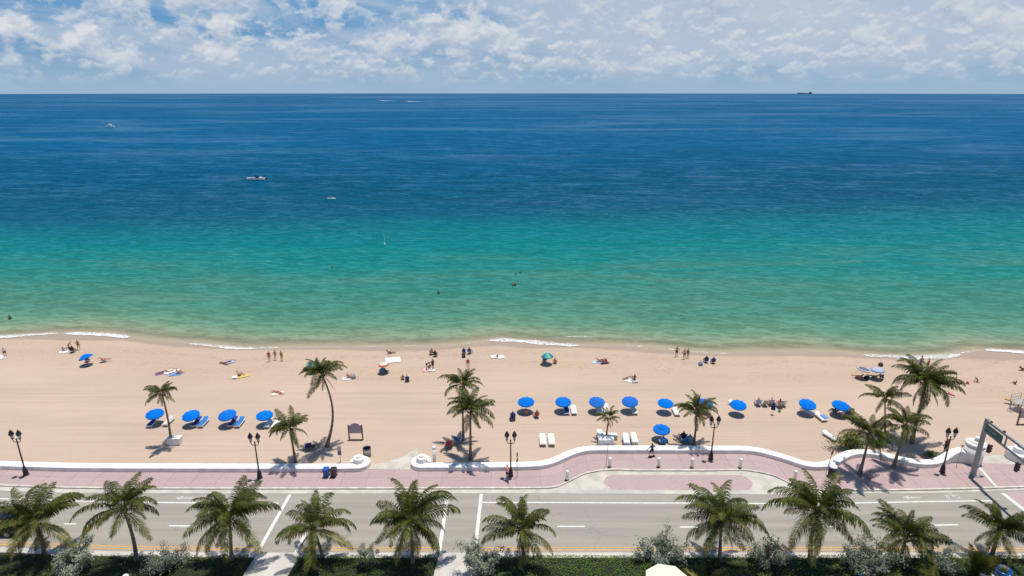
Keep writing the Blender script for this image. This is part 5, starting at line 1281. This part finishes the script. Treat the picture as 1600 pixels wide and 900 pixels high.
# ================================================================== PEOPLE
SKIN = [mat("skin_light", (.52,.30,.21), .6), mat("skin_tan", (.40,.20,.125), .6), mat("skin_red", (.50,.22,.15), .6), mat("skin_brown", (.20,.095,.055), .6), mat("skin_dark", (.075,.04,.028), .6)]
HAIR = [mat("hair_dark", (.018,.013,.010), .6), mat("hair_brown", (.08,.045,.025), .6), mat("hair_fair", (.34,.23,.10), .6)]
CLO = {'red': (.50,.03,.03), 'khaki': (.34,.27,.10), 'black': (.018,.018,.02), 'white': (.75,.75,.74), 'blue': (.04,.12,.42), 'navy': (.02,.03,.12), 'pink': (.60,.20,.22), 'grey': (.33,.33,.35), 'maroon': (.20,.05,.05), 'green': (.10,.25,.10), 'teal': (.05,.28,.30), 'yellow': (.55,.42,.08)}
def cl(c): return mat("clothing_"+c, CLO[c], .85, .15, 9)
V3 = lambda *a: Vector(a)
def pose_data(kind):
    """joints, facing +Y; origin on the ground below the hips"""
    J = dict(pelvis=V3(0,0,.95), waist=V3(0,-.01,1.10), chest=V3(0,0,1.28), top=V3(0,-.01,1.43), neck=V3(0,.0,1.50), jaw=V3(0,.03,1.56), skull=V3(0,.02,1.66), crown=V3(0,.01,1.735))
    for s, n in ((1,'r'),(-1,'l')):
        J.update({n+'sh': V3(s*.18,-.01,1.41), n+'el': V3(s*.235,-.03,1.13), n+'wr': V3(s*.26,.05,.89), n+'hip': V3(s*.095,0,.90), n+'kn': V3(s*.11,.02,.49), n+'an': V3(s*.115,-.03,.08), n+'toe': V3(s*.135,.15,.03)})
    def tilt(a, names, piv):
        R = Matrix.Rotation(a, 3, 'X')
        for k in names: J[k] = R @ (J[k]-piv) + piv
    up = ['waist','chest','top','neck','jaw','skull','crown','rsh','lsh','rel','lel','rwr','lwr']
    sets = {}
    if kind == 'walk':
        J['rkn'] += V3(0,.20,.03); J['ran'] += V3(0,.27,.0); J['rtoe'] += V3(0,.27,.03); J['lkn'] += V3(0,-.03,0); J['lan'] += V3(0,-.30,.06); J['ltoe'] += V3(0,-.28,0)
        J['rwr'] += V3(0,-.20,.02); J['rel'] += V3(0,-.10,0); J['lwr'] += V3(0,.22,.06); J['lel'] += V3(0,.08,0)
    elif kind == 'lean':
        tilt(radians(-22), up, J['pelvis']); J['rkn'] += V3(0,.08,0); J['rwr'] += V3(-.05,.18,.02); J['lwr'] += V3(.05,.2,.03)
    elif kind == 'hips':
        for n, s in (('r',1),('l',-1)): J[n+'el'] = V3(s*.38,-.08,1.17); J[n+'wr'] = V3(s*.21,.03,1.02)
    elif kind == 'bend':
        tilt(radians(-75), up, J['pelvis']); 
        for n, s in (('r',1),('l',-1)): J[n+'el'] = J[n+'sh'] + V3(s*.03,.05,-.28); J[n+'wr'] = J[n+'el'] + V3(0,.08,-.25); J[n+'kn'] += V3(0,.05,0)
    elif kind == 'skate':
        for n, s in (('r',1),('l',-1)):
            J[n+'el'] = V3(s*.40,-.02,1.22); J[n+'wr'] = V3(s*.55,.05,1.02); J[n+'hip'] = V3(s*.10,0,.86); J[n+'kn'] = V3(s*.20,.12,.50); J[n+'an'] = V3(s*.24,-.02,.19); J[n+'toe'] = V3(s*.28,.15,.15)
        for k in up + ['pelvis']: J[k].z -= .03
    elif kind in ('sit', 'chairsit', 'recline', 'cycle'):
        hz = {'sit': .13, 'chairsit': .40, 'recline': .34, 'cycle': .98}[kind]; dz = hz - .95
        for k in up + ['pelvis']: J[k].z += dz
        tilt(radians({'sit': 12, 'chairsit': 16, 'recline': 48, 'cycle': -32}[kind]), up, J['pelvis'])
        for n, s in (('r',1),('l',-1)):
            J[n+'hip'] = V3(s*.095,.03,hz)
            if kind == 'sit':
                J[n+'kn'] = V3(s*.13,.40,.36); J[n+'an'] = V3(s*.13,.72,.09); J[n+'toe'] = V3(s*.15,.90,.08)
                J[n+'el'] = J[n+'sh'] + V3(s*.10,.10,-.24); J[n+'wr'] = V3(s*.16,.38,.44)
            elif kind == 'chairsit':
                J[n+'kn'] = V3(s*.14,.46,.47); J[n+'an'] = V3(s*.15,.66,.09); J[n+'toe'] = V3(s*.16,.84,.06)
                J[n+'el'] = J[n+'sh'] + V3(s*.09,.08,-.25); J[n+'wr'] = J[n+'el'] + V3(-s*.02,.25,.0)
            elif kind == 'recline':
                J[n+'kn'] = V3(s*.12,.44,.44); J[n+'an'] = V3(s*.13,.86,.32); J[n+'toe'] = V3(s*.15,.93,.48)
                J[n+'el'] = J[n+'sh'] + V3(s*.10,.14,-.20); J[n+'wr'] = J[n+'el'] + V3(-s*.06,.22,.02)
            else:
                f = 1 if s > 0 else -1
                J[n+'kn'] = V3(s*.12,.38,.72 if f > 0 else .92); J[n+'an'] = V3(s*.12,.22 if f > 0 else .32,.30 if f > 0 else .58); J[n+'toe'] = J[n+'an'] + V3(0,.17,-.04)
                J[n+'el'] = J[n+'sh'] + V3(s*.08,.20,-.18); J[n+'wr'] = V3(s*.24,.58,1.10)
    elif kind in ('supine', 'prone'):
        R = Matrix.Rotation(radians(90 if kind == 'supine' else -90), 3, 'X')
        for k in J: J[k] = R @ (J[k] - V3(0,0,.95)); J[k].z += .14
        for n, s in (('r',1),('l',-1)):
            if kind == 'supine':
                J[n+'kn'].z = .20; J[n+'an'].z = .09; J[n+'toe'] = J[n+'an'] + V3(s*.03,.05,.15); J[n+'wr'].z = .08; J[n+'el'].z = .08
            else:
                J[n+'el'] = J[n+'sh'] + V3(s*.16,.10,-.05); J[n+'wr'] = J[n+'el'] + V3(-s*.16,.18,.0); J[n+'toe'] = J[n+'an'] + V3(0,-.15,-.04); J[n+'an'].z = .09
        if kind == 'supine': J['rkn'].z = .42; J['rkn'].y *= .82; J['ran'].y *= .80
    elif kind == 'kneel':
        dz = .45 - .95
        for k in up + ['pelvis']: J[k].z += dz
        tilt(radians(-40), up, J['pelvis'])
        for n, s in (('r',1),('l',-1)):
            J[n+'hip'] = V3(s*.095,0,.43); J[n+'kn'] = V3(s*.13,.18,.08); J[n+'an'] = V3(s*.13,-.24,.07); J[n+'toe'] = V3(s*.14,-.38,.05)
            J[n+'el'] = J[n+'sh'] + V3(s*.04,.08,-.24); J[n+'wr'] = V3(s*.18,.48,.14)
    return J
RAD = dict(pelvis=.135, waist=.115, chest=.135, top=.095, neck=.052, jaw=.072, skull=.098, crown=.055, sh=.062, el=.043, wr=.030, hip=.085, kn=.055, an=.038, toe=.028)
CHAIN = [('pelvis','waist'),('waist','chest'),('chest','top'),('top','neck'),('neck','jaw'),('jaw','skull'),('skull','crown')]
for n in 'rl': CHAIN += [('top',n+'sh'),(n+'sh',n+'el'),(n+'el',n+'wr'),('pelvis',n+'hip'),(n+'hip',n+'kn'),(n+'kn',n+'an'),(n+'an',n+'toe')]
BODY = {}
def body(kind):
    if kind in BODY: return BODY[kind]
    J = pose_data(kind); bm = bmesh.new(); lay = bm.verts.layers.skin.verify(); bv = {}
    def nv(p, r, root=False):
        v = bm.verts.new(p); v[lay].radius = (r, r); v[lay].use_root = root; return v
    for k, p in J.items(): bv[k] = nv(p, RAD.get(k) or RAD[k[1:]], k == 'pelvis')
    for a, b in CHAIN: bm.edges.new((bv[a], bv[b]))
    # calf and nose
    fwd = (J['jaw']-J['neck']); upv = (J['crown']-J['jaw']).normalized(); fw = Vector((0,1,0)); fw = (fw - upv*fw.dot(upv))
    if fw.length < .2: fw = Vector((0,0,1 if kind == 'supine' else -1)); fw = fw - upv*fw.dot(upv)
    fw.normalize(); nose = nv(J['skull'].lerp(J['jaw'],.35) + fw*.105, .014); bm.edges.new((bv['skull'], nose))
    for n, s in (('r',1),('l',-1)):
        d = (J[n+'wr']-J[n+'el']).normalized(); side = d.cross(Vector((0,1,0)) if abs(d.y) < .8 else Vector((0,0,1))).normalized(); nrm = side.cross(d)
        palm_ = nv(J[n+'wr'] + d*.075, .030); bm.edges.new((bv[n+'wr'], palm_))
        for q in range(4):
            o = nrm*(-.030+q*.020); L = (.075,.085,.08,.062)[q]
            f1 = nv(J[n+'wr'] + d*(.095) + o, .010); f2 = nv(f1.co + d*L*.55 + side*s*.008, .009); f3 = nv(f2.co + d*L*.42 + side*s*.022, .007)
            bm.edges.new((palm_, f1)); bm.edges.new((f1, f2)); bm.edges.new((f2, f3))
        t1 = nv(J[n+'wr'] + d*.045 + nrm*.042, .011); t2 = nv(t1.co + d*.038 + nrm*.018, .008); bm.edges.new((bv[n+'wr'], t1)); bm.edges.new((t1, t2))
    me = bpy.data.meshes.new("tmp"); bm.to_mesh(me); bm.free()
    ob = bpy.data.objects.new("tmp", me); COL.objects.link(ob)
    ob.modifiers.new("s", 'SKIN').use_smooth_shade = True; sub = ob.modifiers.new("d", 'SUBSURF'); sub.levels = 1; sub.render_levels = 1
    dg = bpy.context.evaluated_depsgraph_get(); dg.update()
    res = bpy.data.meshes.new_from_object(ob.evaluated_get(dg)); bpy.data.objects.remove(ob); bpy.data.meshes.remove(me)
    res.materials.clear(); res.materials.append(SKIN[0]); res.name = "person"
    segs = [(a, b, J[a], J[b]) for a, b in CHAIN]
    faces = []
    for p in res.polygons:
        c = p.center; best = None
        for a, b, pa, pb in segs:
            ab = pb-pa; t = max(0, min(1, (c-pa).dot(ab)/max(1e-9, ab.dot(ab)))); dd = (pa+ab*t-c).length/(RAD.get(a) or RAD[a[1:]])
            if best is None or dd < best[0]: best = (dd, a, b, t)
        faces.append(best[1:])
    BODY[kind] = (res, faces, J, fw, upv); return BODY[kind]
CLOTHES = {}
def garment(kind, what):
    if (kind, what) in CLOTHES: return CLOTHES[(kind, what)]
    me, faces, J, fw, upv = body(kind)
    def keep(i):
        a, b, t = faces[i]
        if what == 'hair':
            c = me.polygons[i].center - J['skull']; return a in ('jaw','skull') and (c.dot(upv) > .035 or (c.dot(fw) < -.02 and c.dot(upv) > -.08))
        if what == 'trunks': return (a == 'pelvis' and (b != 'waist' or t < .6)) or (b[1:] == 'kn' and t < .62)
        if what == 'brief': return (a == 'pelvis' and (b != 'waist' or t < .45)) or (b[1:] == 'kn' and t < .10)
        if what == 'long': return (a == 'pelvis' and (b != 'waist' or t < .6)) or b[1:] in ('kn',) or (b[1:] == 'an' and t < .9)
        if what == 'shirt': return (a == 'pelvis' and b == 'waist' and t > .3) or a in ('waist','chest') or b[1:] == 'sh' or (b[1:] == 'el' and t < .55)
        if what == 'top': return a == 'waist' and t > .45 or (a == 'chest' and t < .45)
        if what == 'swimsuit': return a in ('waist',) or (a == 'pelvis') or (a == 'chest' and t < .5) or (b[1:] == 'kn' and t < .08)
    off = {'hair': .020, 'shirt': .020, 'trunks': .020, 'long': .018}.get(what, .010)
    idx = [p for p in me.polygons if keep(p.index)]; vm = {}; vs, fs = [], []
    for p in idx:
        f = []
        for v in p.vertices:
            if v not in vm: vm[v] = len(vs); vs.append(me.vertices[v].co + me.vertices[v].normal*off)
            f.append(vm[v])
        fs.append(tuple(f))
    CLOTHES[(kind, what)] = MB().add(vs, fs).mesh(what, cl('black'), True) if fs else None
    return CLOTHES[(kind, what)]
NAMES = {'hair': 'hair', 'trunks': 'swim_shorts', 'brief': 'bikini_bottom', 'long': 'trousers', 'shirt': 'shirt', 'top': 'bikini_top', 'swimsuit': 'swimsuit'}
def person(kind, loc, rz, skin, hair, clothes, label, sc=1.0, group="people on the beach and in the water"):
    me = body(kind)[0]; o = link("person", me, None, loc, rz); o.scale = (sc,)*3; tag(o, label, "person", group); setmat(o, SKIN[skin])
    for what, m in [('hair', None)] + clothes:
        g = garment(kind, what)
        if g is None: continue
        c = link(NAMES[what], g, o); setmat(c, HAIR[hair] if what == 'hair' else cl(m))
    return o
def pp(kind, px, py, rz, skin, hair, clothes, label, sc=1.0, dz=0.0, z=None):
    p = P(px, py, Z_SAND if z is None else z); zz = sand_z(p.x, p.y) if z is None else z
    return person(kind, (p.x, p.y, zz + dz), rz, skin, hair, clothes, label, sc)
S, F = 'stand', pi
TR = lambda c: [('trunks', c)]
BK = lambda c: [('brief', c), ('top', c)]
# on the sand, from the left
pp('lean',9,557.5,-2.6,0,0,[('shirt','white'),('trunks','black')],"person in white shirt and black shorts leaning over a towel at the left edge")
pp('sit',100,549,.3,1,0,[('trunks','white'),('shirt','grey')],"dark haired person sitting on a small white towel near the surf",.95)
pp('chairsit',114.5,550,.1,1,0,[('shirt','maroon'),('trunks','black')],"person seated in the black high backed chair near the surf",1.0)
pp('kneel',107,543,-.8,1,0,TR('maroon'),"person kneeling behind the black high backed chair",.95)
pp('walk',123.5,546.5,.5,1,0,BK('maroon'),"slim person walking beside the black high backed chair")
pp('chairsit',137,565,.3,1,0,TR('maroon'),"person in the shade under the tilted blue umbrella",.95); pp('recline',163,565.5,-1.2,2,2,BK('red'),"sunbather reclining in the chair right of the tilted blue umbrella")
pp('supine',254,583,-1.0,1,0,BK('navy'),"person lying on the purple towel",.98,.06); pp('sit',278,584,-1.25,2,0,TR('red'),"sunburnt person sitting with legs out on the towel group"); pp('supine',268,580.5,-.8,0,1,[('swimsuit','white')],"pale person lying on the white towel of the towel group",.95,.08)
pp('prone',350,568.5,1.1,3,0,TR('maroon'),"dark tanned person lying face down left of the pale blue towel"); pp('supine',359,566,-1.0,0,0,[('swimsuit','blue')],"person lying on the pale blue towel near the surf",.95,.09)
pp('sit',373,588,-1.1,2,0,TR('navy'),"sunbather sitting with bent knees on the yellow towel",1.05)
pp(S,421,564.5,.2,1,2,[('shirt','red'),('trunks','khaki')],"person standing in a red shirt and khaki shorts by the surf",1.0); pp('walk',430.5,562,.5,1,0,[('brief','khaki'),('top','khaki')],"person walking between the red shirt and the khaki swimsuit"); pp(S,440.5,563.5,-.3,1,1,[('swimsuit','khaki')],"person standing in a khaki swimsuit, rightmost of the three strollers")
pp('prone',434,614.5,1.15,2,0,[('brief','red')],"sunbather lying face down on the cream towel",1.05,.06); pp('sit',544,591,-.4,2,2,TR('red'),"red skinned person sitting on the white towel right of the S curved palm",.95)
pp('recline',609,550.5,-1.4,3,0,TR('maroon'),"tanned person lying back on the wet sand edge",1.0,-.2); pp('chairsit',597,583,.6,0,0,TR('navy'),"person in the blue chair under the striped umbrella")
pp('sit',629.5,593.5,.3,1,0,[('swimsuit','khaki')],"person in khaki sitting left of the navy chair",1.0); pp('chairsit',636.5,595.5,.2,0,2,[('shirt','white'),('trunks','blue')],"person in a white shirt sitting in the navy chair")
pp('chairsit',674,552,.3,2,0,[('shirt','grey'),('trunks','black')],"person in the grey chair by the surf"); pp('chairsit',680.5,555,-.2,1,0,TR('navy'),"person in the dark chair by the surf")
pp('bend',666.5,577.5,-1.3,3,0,TR('black'),"dark person bending over the pink towel"); pp('sit',671,575,.4,3,0,TR('maroon'),"child sitting behind the pink towel",.75); pp(S,676.5,577.5,.8,3,0,[('shirt','maroon'),('trunks','black')],"dark person standing at the pink towel")
pp('chairsit',725,551.5,0,0,0,[('shirt','blue'),('trunks','navy')],"person in the left one of the two blue chairs by the surf"); pp('chairsit',734,551.5,-.4,1,0,[('shirt','navy'),('trunks','black')],"person in the right one of the two blue chairs by the surf")
pp(S,731.5,577,.2,2,2,[('shirt','red'),('trunks','white')],"person in a red top standing behind the crown of the taller paired palm",1.02)
pp('chairsit',851,565,.2,3,0,[('shirt','navy'),('trunks','navy')],"person in navy under the teal panelled umbrella"); pp('sit',867,568,-.2,2,0,TR('maroon'),"shirtless sunburnt person sitting right of the teal umbrella",1.15)
pp('recline',937,566,-1.5,1,0,BK('black'),"person lying back left of the pink chairs",1.0,-.15); pp('recline',943,567.5,-.6,2,1,BK('pink'),"person lounging in the left pink chair")
pp('supine',979,592.5,-1.1,1,0,BK('black'),"person lying on the white towel in the middle of the beach",.95,.06); pp('sit',991,594,.2,3,0,TR('grey'),"person sitting upright at the right of the white towel",1.1)
pp('hips',1057,555.5,.1,1,0,TR('black'),"tallest of the three bathers at the water's edge, in black shorts",1.04); pp('hips',1069,559.5,-.2,1,0,TR('maroon'),"middle one of the three bathers at the water's edge, hands on hips",.98); pp(S,1074.5,557.5,-1.0,1,1,BK('maroon'),"slim bather at the right of the three at the water's edge",.97)
pp('chairsit',1103,564.5,.05,1,2,[('shirt','navy'),('trunks','navy')],"person in the left navy chair facing the sea",1.05); pp('chairsit',1114,566,.05,1,0,[('shirt','blue'),('trunks','navy')],"person in the right navy chair facing the sea")
pp('recline',1341,592.5,.9,2,0,TR('red'),"person in the brown chair under the slate umbrella"); pp('recline',1366,592.5,.8,1,0,TR('navy'),"person under the pale ice blue umbrella at left"); pp('recline',1377,592,-.6,1,1,TR('navy'),"person under the pale ice blue umbrella at right")
pp(S,1438,572.5,.1,2,0,TR('blue'),"man in blue swim shorts standing behind the tallest beach palm",1.08); pp(S,1449,575,.3,1,0,TR('maroon'),"person half hidden behind the top of the tallest beach palm",.95)
pp('kneel',1527,597.5,.8,3,0,TR('maroon'),"child crawling on the empty sand at right",.75); pp('sit',1586,600.5,.2,3,0,TR('maroon'),"small child sitting alone on the sand at right",.7); pp('recline',1597,578.5,-1.3,3,0,TR('maroon'),"tanned person lounging at the right edge near the surf",1.05,-.2); pp(S,1492,598,.4,2,0,TR('pink'),"child standing right of the tallest beach palm",.65); pp('supine',1483,617,.4,2,1,BK('red'),"person lying on the pink towel behind the tallest beach palm",.95,.06)
pp('chairsit',801,655,.1,1,2,[('shirt','blue'),('trunks','navy')],"person in the navy chair left of the leftmost middle umbrella",1.1); pp('sit',822.5,648.5,.4,2,0,TR('red'),"person sitting in the shade of the leftmost middle umbrella",1.05); pp('chairsit',838,652,.4,2,2,[('swimsuit','maroon')],"sunburnt person in the red chair right of the leftmost middle umbrella",1.05)
pp('chairsit',1183.5,633,.05,2,1,TR('blue'),"person in the blue striped chair of the chair row",1.0); pp('chairsit',1217,636,-.05,2,1,[('shirt','pink'),('trunks','white')],"person whose head shows above the closed navy umbrella",1.15); pp('chairsit',1204,632.5,0,0,0,[('shirt','white'),('trunks','grey')],"person in a white shirt just left of the closed umbrella")
pp('chairsit',1304,646,.5,3,0,[('shirt','navy'),('trunks','black')],"person at the left of the group under the rightmost umbrella",1.05); pp('chairsit',1322,650.5,-.1,3,0,[('shirt','black'),('trunks','black')],"person in black in the group under the rightmost umbrella",1.1); pp('sit',1326,645,-.5,2,0,[('shirt','white'),('trunks','pink')],"person in white at the right of the group under the rightmost umbrella",1.1)
pp('chairsit',1034.5,694.5,.1,1,0,[('shirt','blue'),('trunks','navy')],"person in the blue chair under the nearest umbrella",1.1); pp('recline',1101,654,-1.0,2,0,TR('white'),"person lying in the shade behind the palm with shaded chairs",1.05,-.2)
pp('chairsit',1066,687,.3,1,0,[('shirt','navy'),('trunks','navy')],"person in the leftmost chair of the palm shade by the wall",1.1); pp('chairsit',1077,691,-.1,1,1,[('shirt','grey'),('trunks','blue')],"person in the striped chair of the palm shade by the wall",1.05)
pp('recline',488,700,-.8,3,0,TR('black'),"person lying in the shadow of the S curved palm",1.05,-.2); pp('recline',701,698.5,.25,1,0,[('shirt','red'),('trunks','maroon')],"person in the red chair under the palm pair",1.05); pp('recline',716.5,692,-.5,0,1,[('shirt','blue'),('trunks','blue')],"person in the bright blue chair under the palm pair",1.05)
pp(S,1476,706,.2,1,1,[('shirt','maroon'),('long','black')],"person in a maroon shirt standing on the sand behind the fifth lamp post",1.0)
pp('sit',1357,748,-.6,1,0,[('shirt','grey'),('trunks','maroon')],"person in grey sitting on the pavement at the foot of the palm",1.1,z=Z_PAVE)
# the skateboarder and the cyclist on the promenade
sk = P(1018,714,Z_PAVE); person('skate', sk + V3(0,0,-.03), .3, 3, 0, [('shirt','navy'),('trunks','black')], "person riding a skateboard with arms out in front of the wall", 1.03, "people on the promenade")
o = empty("skateboard", sk, .3, "skateboard under the rider in front of the wall", "skateboard")
MB().prism([(x*1.0, y) for x, y in ((-.42,-.05),(-.38,-.10),(.38,-.10),(.42,-.05),(.42,.05),(.38,.10),(-.38,.10),(-.42,.05))], .10, .125).build("deck", mat("board_deck", (.10,.06,.04), .7), o)
for x_ in (-.26,.26):
    for y_ in (-.08,.08): MB().lathe([(.035,-.02),(.035,.02)], 8, (x_,y_,.035), M=Matrix.Rotation(pi/2,3,'X')).build("wheel", dark_rub, o)
    MB().box((x_,0,.075), (.05,.15,.05)).build("truck", steel, o)
cy = P(793,750,Z_PAVE); o = empty("bicycle", cy, .15, "bicycle ridden past the lamp post on the promenade", "bicycle")
for y_ in (-.52,.52):
    w = MB(); pts = [(0, y_+.33*cos(2*pi*k/20), .34+.33*sin(2*pi*k/20)) for k in range(21)]; w.tube(pts, .02, 5, False)
    ww = w.build("wheel", dark_rub, o); s_ = MB()
    for k in range(8): s_.tube([(0,y_,.34),(0,y_+.32*cos(pi*k/4),.34+.32*sin(pi*k/4))], .004, 3)
    s_.build("spokes", steel, ww)
fr = MB()
for a, c in (((0,-.52,.34),(0,-.12,.32)),((0,-.12,.32),(0,-.22,.86)),((0,-.22,.80),(0,.38,.84)),((0,-.12,.32),(0,.40,.74)),((0,.36,.95),(0,.52,.34)),((0,-.52,.34),(0,-.2,.74))): fr.tube([a,c], .018, 5)
fr.build("frame", mat("bike_frame", (.10,.10,.11), .4), o); MB().tube([(-.26,.46,1.06),(-.16,.36,1.03),(.16,.36,1.03),(.26,.46,1.06)], .013, 5).build("handlebar", black_iron, o); MB().bbox((0,-.24,.90), (.14,.24,.06), .02).build("saddle", black_iron, o)
person('cycle', cy + V3(0,-.0,-.02), .15, 2, 0, [('shirt','pink'),('trunks','black')], "cyclist in a pink top riding past the lamp post", 1.04, "people on the promenade").location += V3(.03,-.22,0)
# in the water
def wader(px, py, rz, skin, hair, clothes, label, depth=1.0, sc=1.0):
    p = PS(px, py); person(S, (p.x, p.y, p.z - depth), rz, skin, hair, clothes, label, sc)
wader(16,499,.8,3,0,TR('black'),"dark wader standing waist deep near the left edge",.75); wader(519,418.5,.5,1,0,TR('navy'),"bather waist deep far out below the white buoy",1.0,1.05); wader(685.5,459,0,3,0,TR('black'),"bather up to the chest in the middle of the shallows",1.0,1.05)
wader(801.5,447,.7,1,0,TR('red'),"left one of two bathers standing close together",.85); wader(805,446.5,-.7,2,2,BK('maroon'),"right one of two bathers standing close together",.85); wader(806,429,0,3,0,TR('navy'),"swimmer behind the two close bathers, left one",1.2); wader(813.5,426.5,0,3,0,TR('navy'),"swimmer behind the two close bathers, farthest out",1.2)
# ================================================================== BOATS
hull_w = mat("boat_white", (.78,.78,.77), .35); navy_p = mat("boat_navy", (.02,.03,.09), .5)
def hull(L, B, D, sheer=.25, n=12):
    mb = MB(); vs, fs = [], []
    for i in range(n+1):
        u = i/n; x = -L/2 + L*u; b = B/2*(1 if u < .45 else cos((u-.45)/.55*pi/2)**.8); b = max(b, .01); z = D + sheer*max(0, u-.3)**2*2
        for yy, zz in ((0,-.35*D*(1-u**4)),(.62*b,-.1*D),(b,.35*D),(b,z),(b*.90,z),(b*.86,z-.35)):
            vs.append((x, yy, zz))
        for yy, zz in ((b*.86,z-.35),(b*.90,z),(b,z),(b,.35*D),(.62*b,-.1*D)): vs.append((x, -yy, zz))
    r = 11
    for i in range(n):
        for k in range(r):
            j = (k+1) % r; fs.append((i*r+k, (i+1)*r+k, (i+1)*r+j, i*r+j))
    fs.append(tuple(range(r))); fs.append(tuple(range(n*r, n*r+r))[::-1])
    return mb.add(vs, fs)
b0 = PS(400,281.5); o = empty("motorboat", b0, pi, "white centre console motorboat with a dark top idling far out at left", "boat"); o.scale = (.98,)*3
hull(9.2,2.7,1.1).build("hull", hull_w, o); MB().box((-.3,0,.86), (8.0,2.2,.06)).build("deck", mat("deck_tan", (.55,.50,.42), .7), o)
MB().bbox((-.6,0,1.35), (1.3,.9,1.0), .06).build("console", navy_p, o); MB().add([(-.1,-.4,1.85),(-.1,.4,1.85),(-.35,.36,2.3),(-.35,-.36,2.3)], [(0,1,2,3)]).build("windscreen", glass_m, o)
tt = MB()
for sx in (-1.5,.1):
    for sy in (-.7,.7): tt.tube([(sx,sy,.9),(sx,sy*.9,2.65)], .04, 5)
tt.build("top_frame", steel, o); MB().bbox((-.7,0,2.7), (2.2,1.8,.1), .03).build("t_top", navy_p, o)
MB().bbox((-2.3,0,1.2), (.6,1.6,.7), .05).build("seat", hull_w, o)
for sy in (-.42,.42): MB().bbox((-4.9,sy,.75), (.6,.42,1.0), .08).build("outboard_motor", black_iron, o)
tt = MB()
for sx in (-3.5,-3.0): tt.tube([(sx,-.9,1.0),(sx-.5,-1.5,3.2)], .025, 4)
tt.build("fishing_rods", black_iron, o)
b1 = PS(171.5,198.5); o = empty("cabin_cruiser", b1, pi, "small white cabin boat far out at the upper left", "boat")
hull(10.5,3.2,1.3).build("hull", hull_w, o); MB().bbox((-.5,0,2.0), (4.2,2.4,1.5), .15).build("cabin", hull_w, o); MB().box((-.5,0,2.2), (4.24,2.44,.5)).build("cabin_window", glass_m, o); MB().bbox((-.9,0,3.2), (2.2,1.8,.9), .1).build("flybridge", hull_w, o); MB().tube([(-1.4,0,3.6),(-1.6,0,5.6)], .06, 5).build("mast", steel, o)
wake_m = mat("wake_white", (.50,.56,.62), .7)
for px, py, wl, lb in ((592,157.6,72,"speedboat with a long white wake near the horizon, left one"),(633.5,158.8,58,"speedboat with a long white wake near the horizon, right one")):
    b2 = PS(px,py); o = empty("speedboat", b2, pi, lb, "boat", "speedboats near the horizon"); s = 1.5
    h = hull(11*s,3.2*s,1.5*s).build("hull", hull_w, o); MB().bbox((0,0,2.6*s), (4*s,2.2*s,1.6*s), .2).build("cabin", hull_w, o); MB().box((0,0,2.8*s), (4.05*s,2.25*s,.5*s)).build("cabin_window", glass_m, o)
    w = MB(); rnd = random.Random(px); vs, fs = [], []
    for k in range(25):
        u = k/24; x_ = -5*s - wl*u; hw = (1.6 + 7*u)*(1 + .3*rnd.random()); vs += [(x_,-hw,.25),(x_,0,.25+1.3*(1-u)),(x_,hw,.25)]
        if k: fs += [(3*k-3,3*k,3*k+1,3*k-2),(3*k-2,3*k+1,3*k+2,3*k-1)]
    w.add(vs, fs).build("wake", wake_m, o)
sp_ = PS(1257,144.6) if False else None
Ys = 13500.0; Xs = Ys*CP*(1257-800)/FPX*1.0; Xs = (1257-800)/FPX*(Ys*CP + 39*SP); zs = sea_z(Xs, Ys)
o = empty("cargo_ship", (Xs, Ys, zs), pi, "dark cargo ship on the horizon at upper right", "ship"); shp = mat("ship_hull", (.07,.10,.145), .7)
h = hull(300,40,16,6).build("hull", shp, o); MB().bbox((-122,0,28), (26,34,26), 1).build("bridge", mat("ship_bridge", (.16,.19,.23), .7), o); MB().bbox((-136,0,36), (8,10,22), 1).build("funnel", shp, o)
for k in range(4): MB().tube([(-70+k*48,0,14),(-70+k*48,0,27)], 1.4, 5).build("deck_crane", shp, o)
b3 = PS(518,310.3); o = empty("kayak", b3, pi-.15, "white kayak far out to the right of the motorboat", "kayak")
kv = MB().lathe([(.0,-1.85),(.12,-1.7),(.30,-1.1),(.40,-.4),(.40,.4),(.30,1.1),(.12,1.7),(0,1.85)], 14, (0,0,.1), M=Matrix.Diagonal((1,1,.55)) @ Matrix.Rotation(pi/2,3,'Y')).build("hull", hull_w, o, True); MB().lathe([(.22,.0),(.26,.03),(.24,.06),(.2,.05)], 14, (-.1,0,.29)).build("cockpit_rim", black_iron, o)
person('sit', b3 + V3(-.1,0,.16), pi/2-.15, 3, 0, TR('maroon'), "paddler sitting in the white kayak"); 
o = empty("paddle", b3 + V3(-.45,0,.62), 0, "dark paddle held across the white kayak", "paddle"); o.rotation_euler = (.5,.1,.1)
MB().tube([(0,-.95,0),(0,.95,0)], .02, 5).build("shaft", black_iron, o); MB().bbox((0,-1.1,0), (.03,.4,.16), .01).build("blade", black_iron, o); MB().bbox((0,1.1,0), (.03,.4,.16), .01).build("blade", black_iron, o)
b4 = PS(601,381.5); o = empty("marker_buoy", b4, 0, "thin white marker pole standing in the turquoise water", "buoy")
MB().lathe([(.22,-.4),(.24,.1),(.10,.25)], 12).build("float", white_p, o, True); MB().tube([(0,0,.2),(0,0,2.55)], [.07,.06], 8).build("pole", white_p, o)
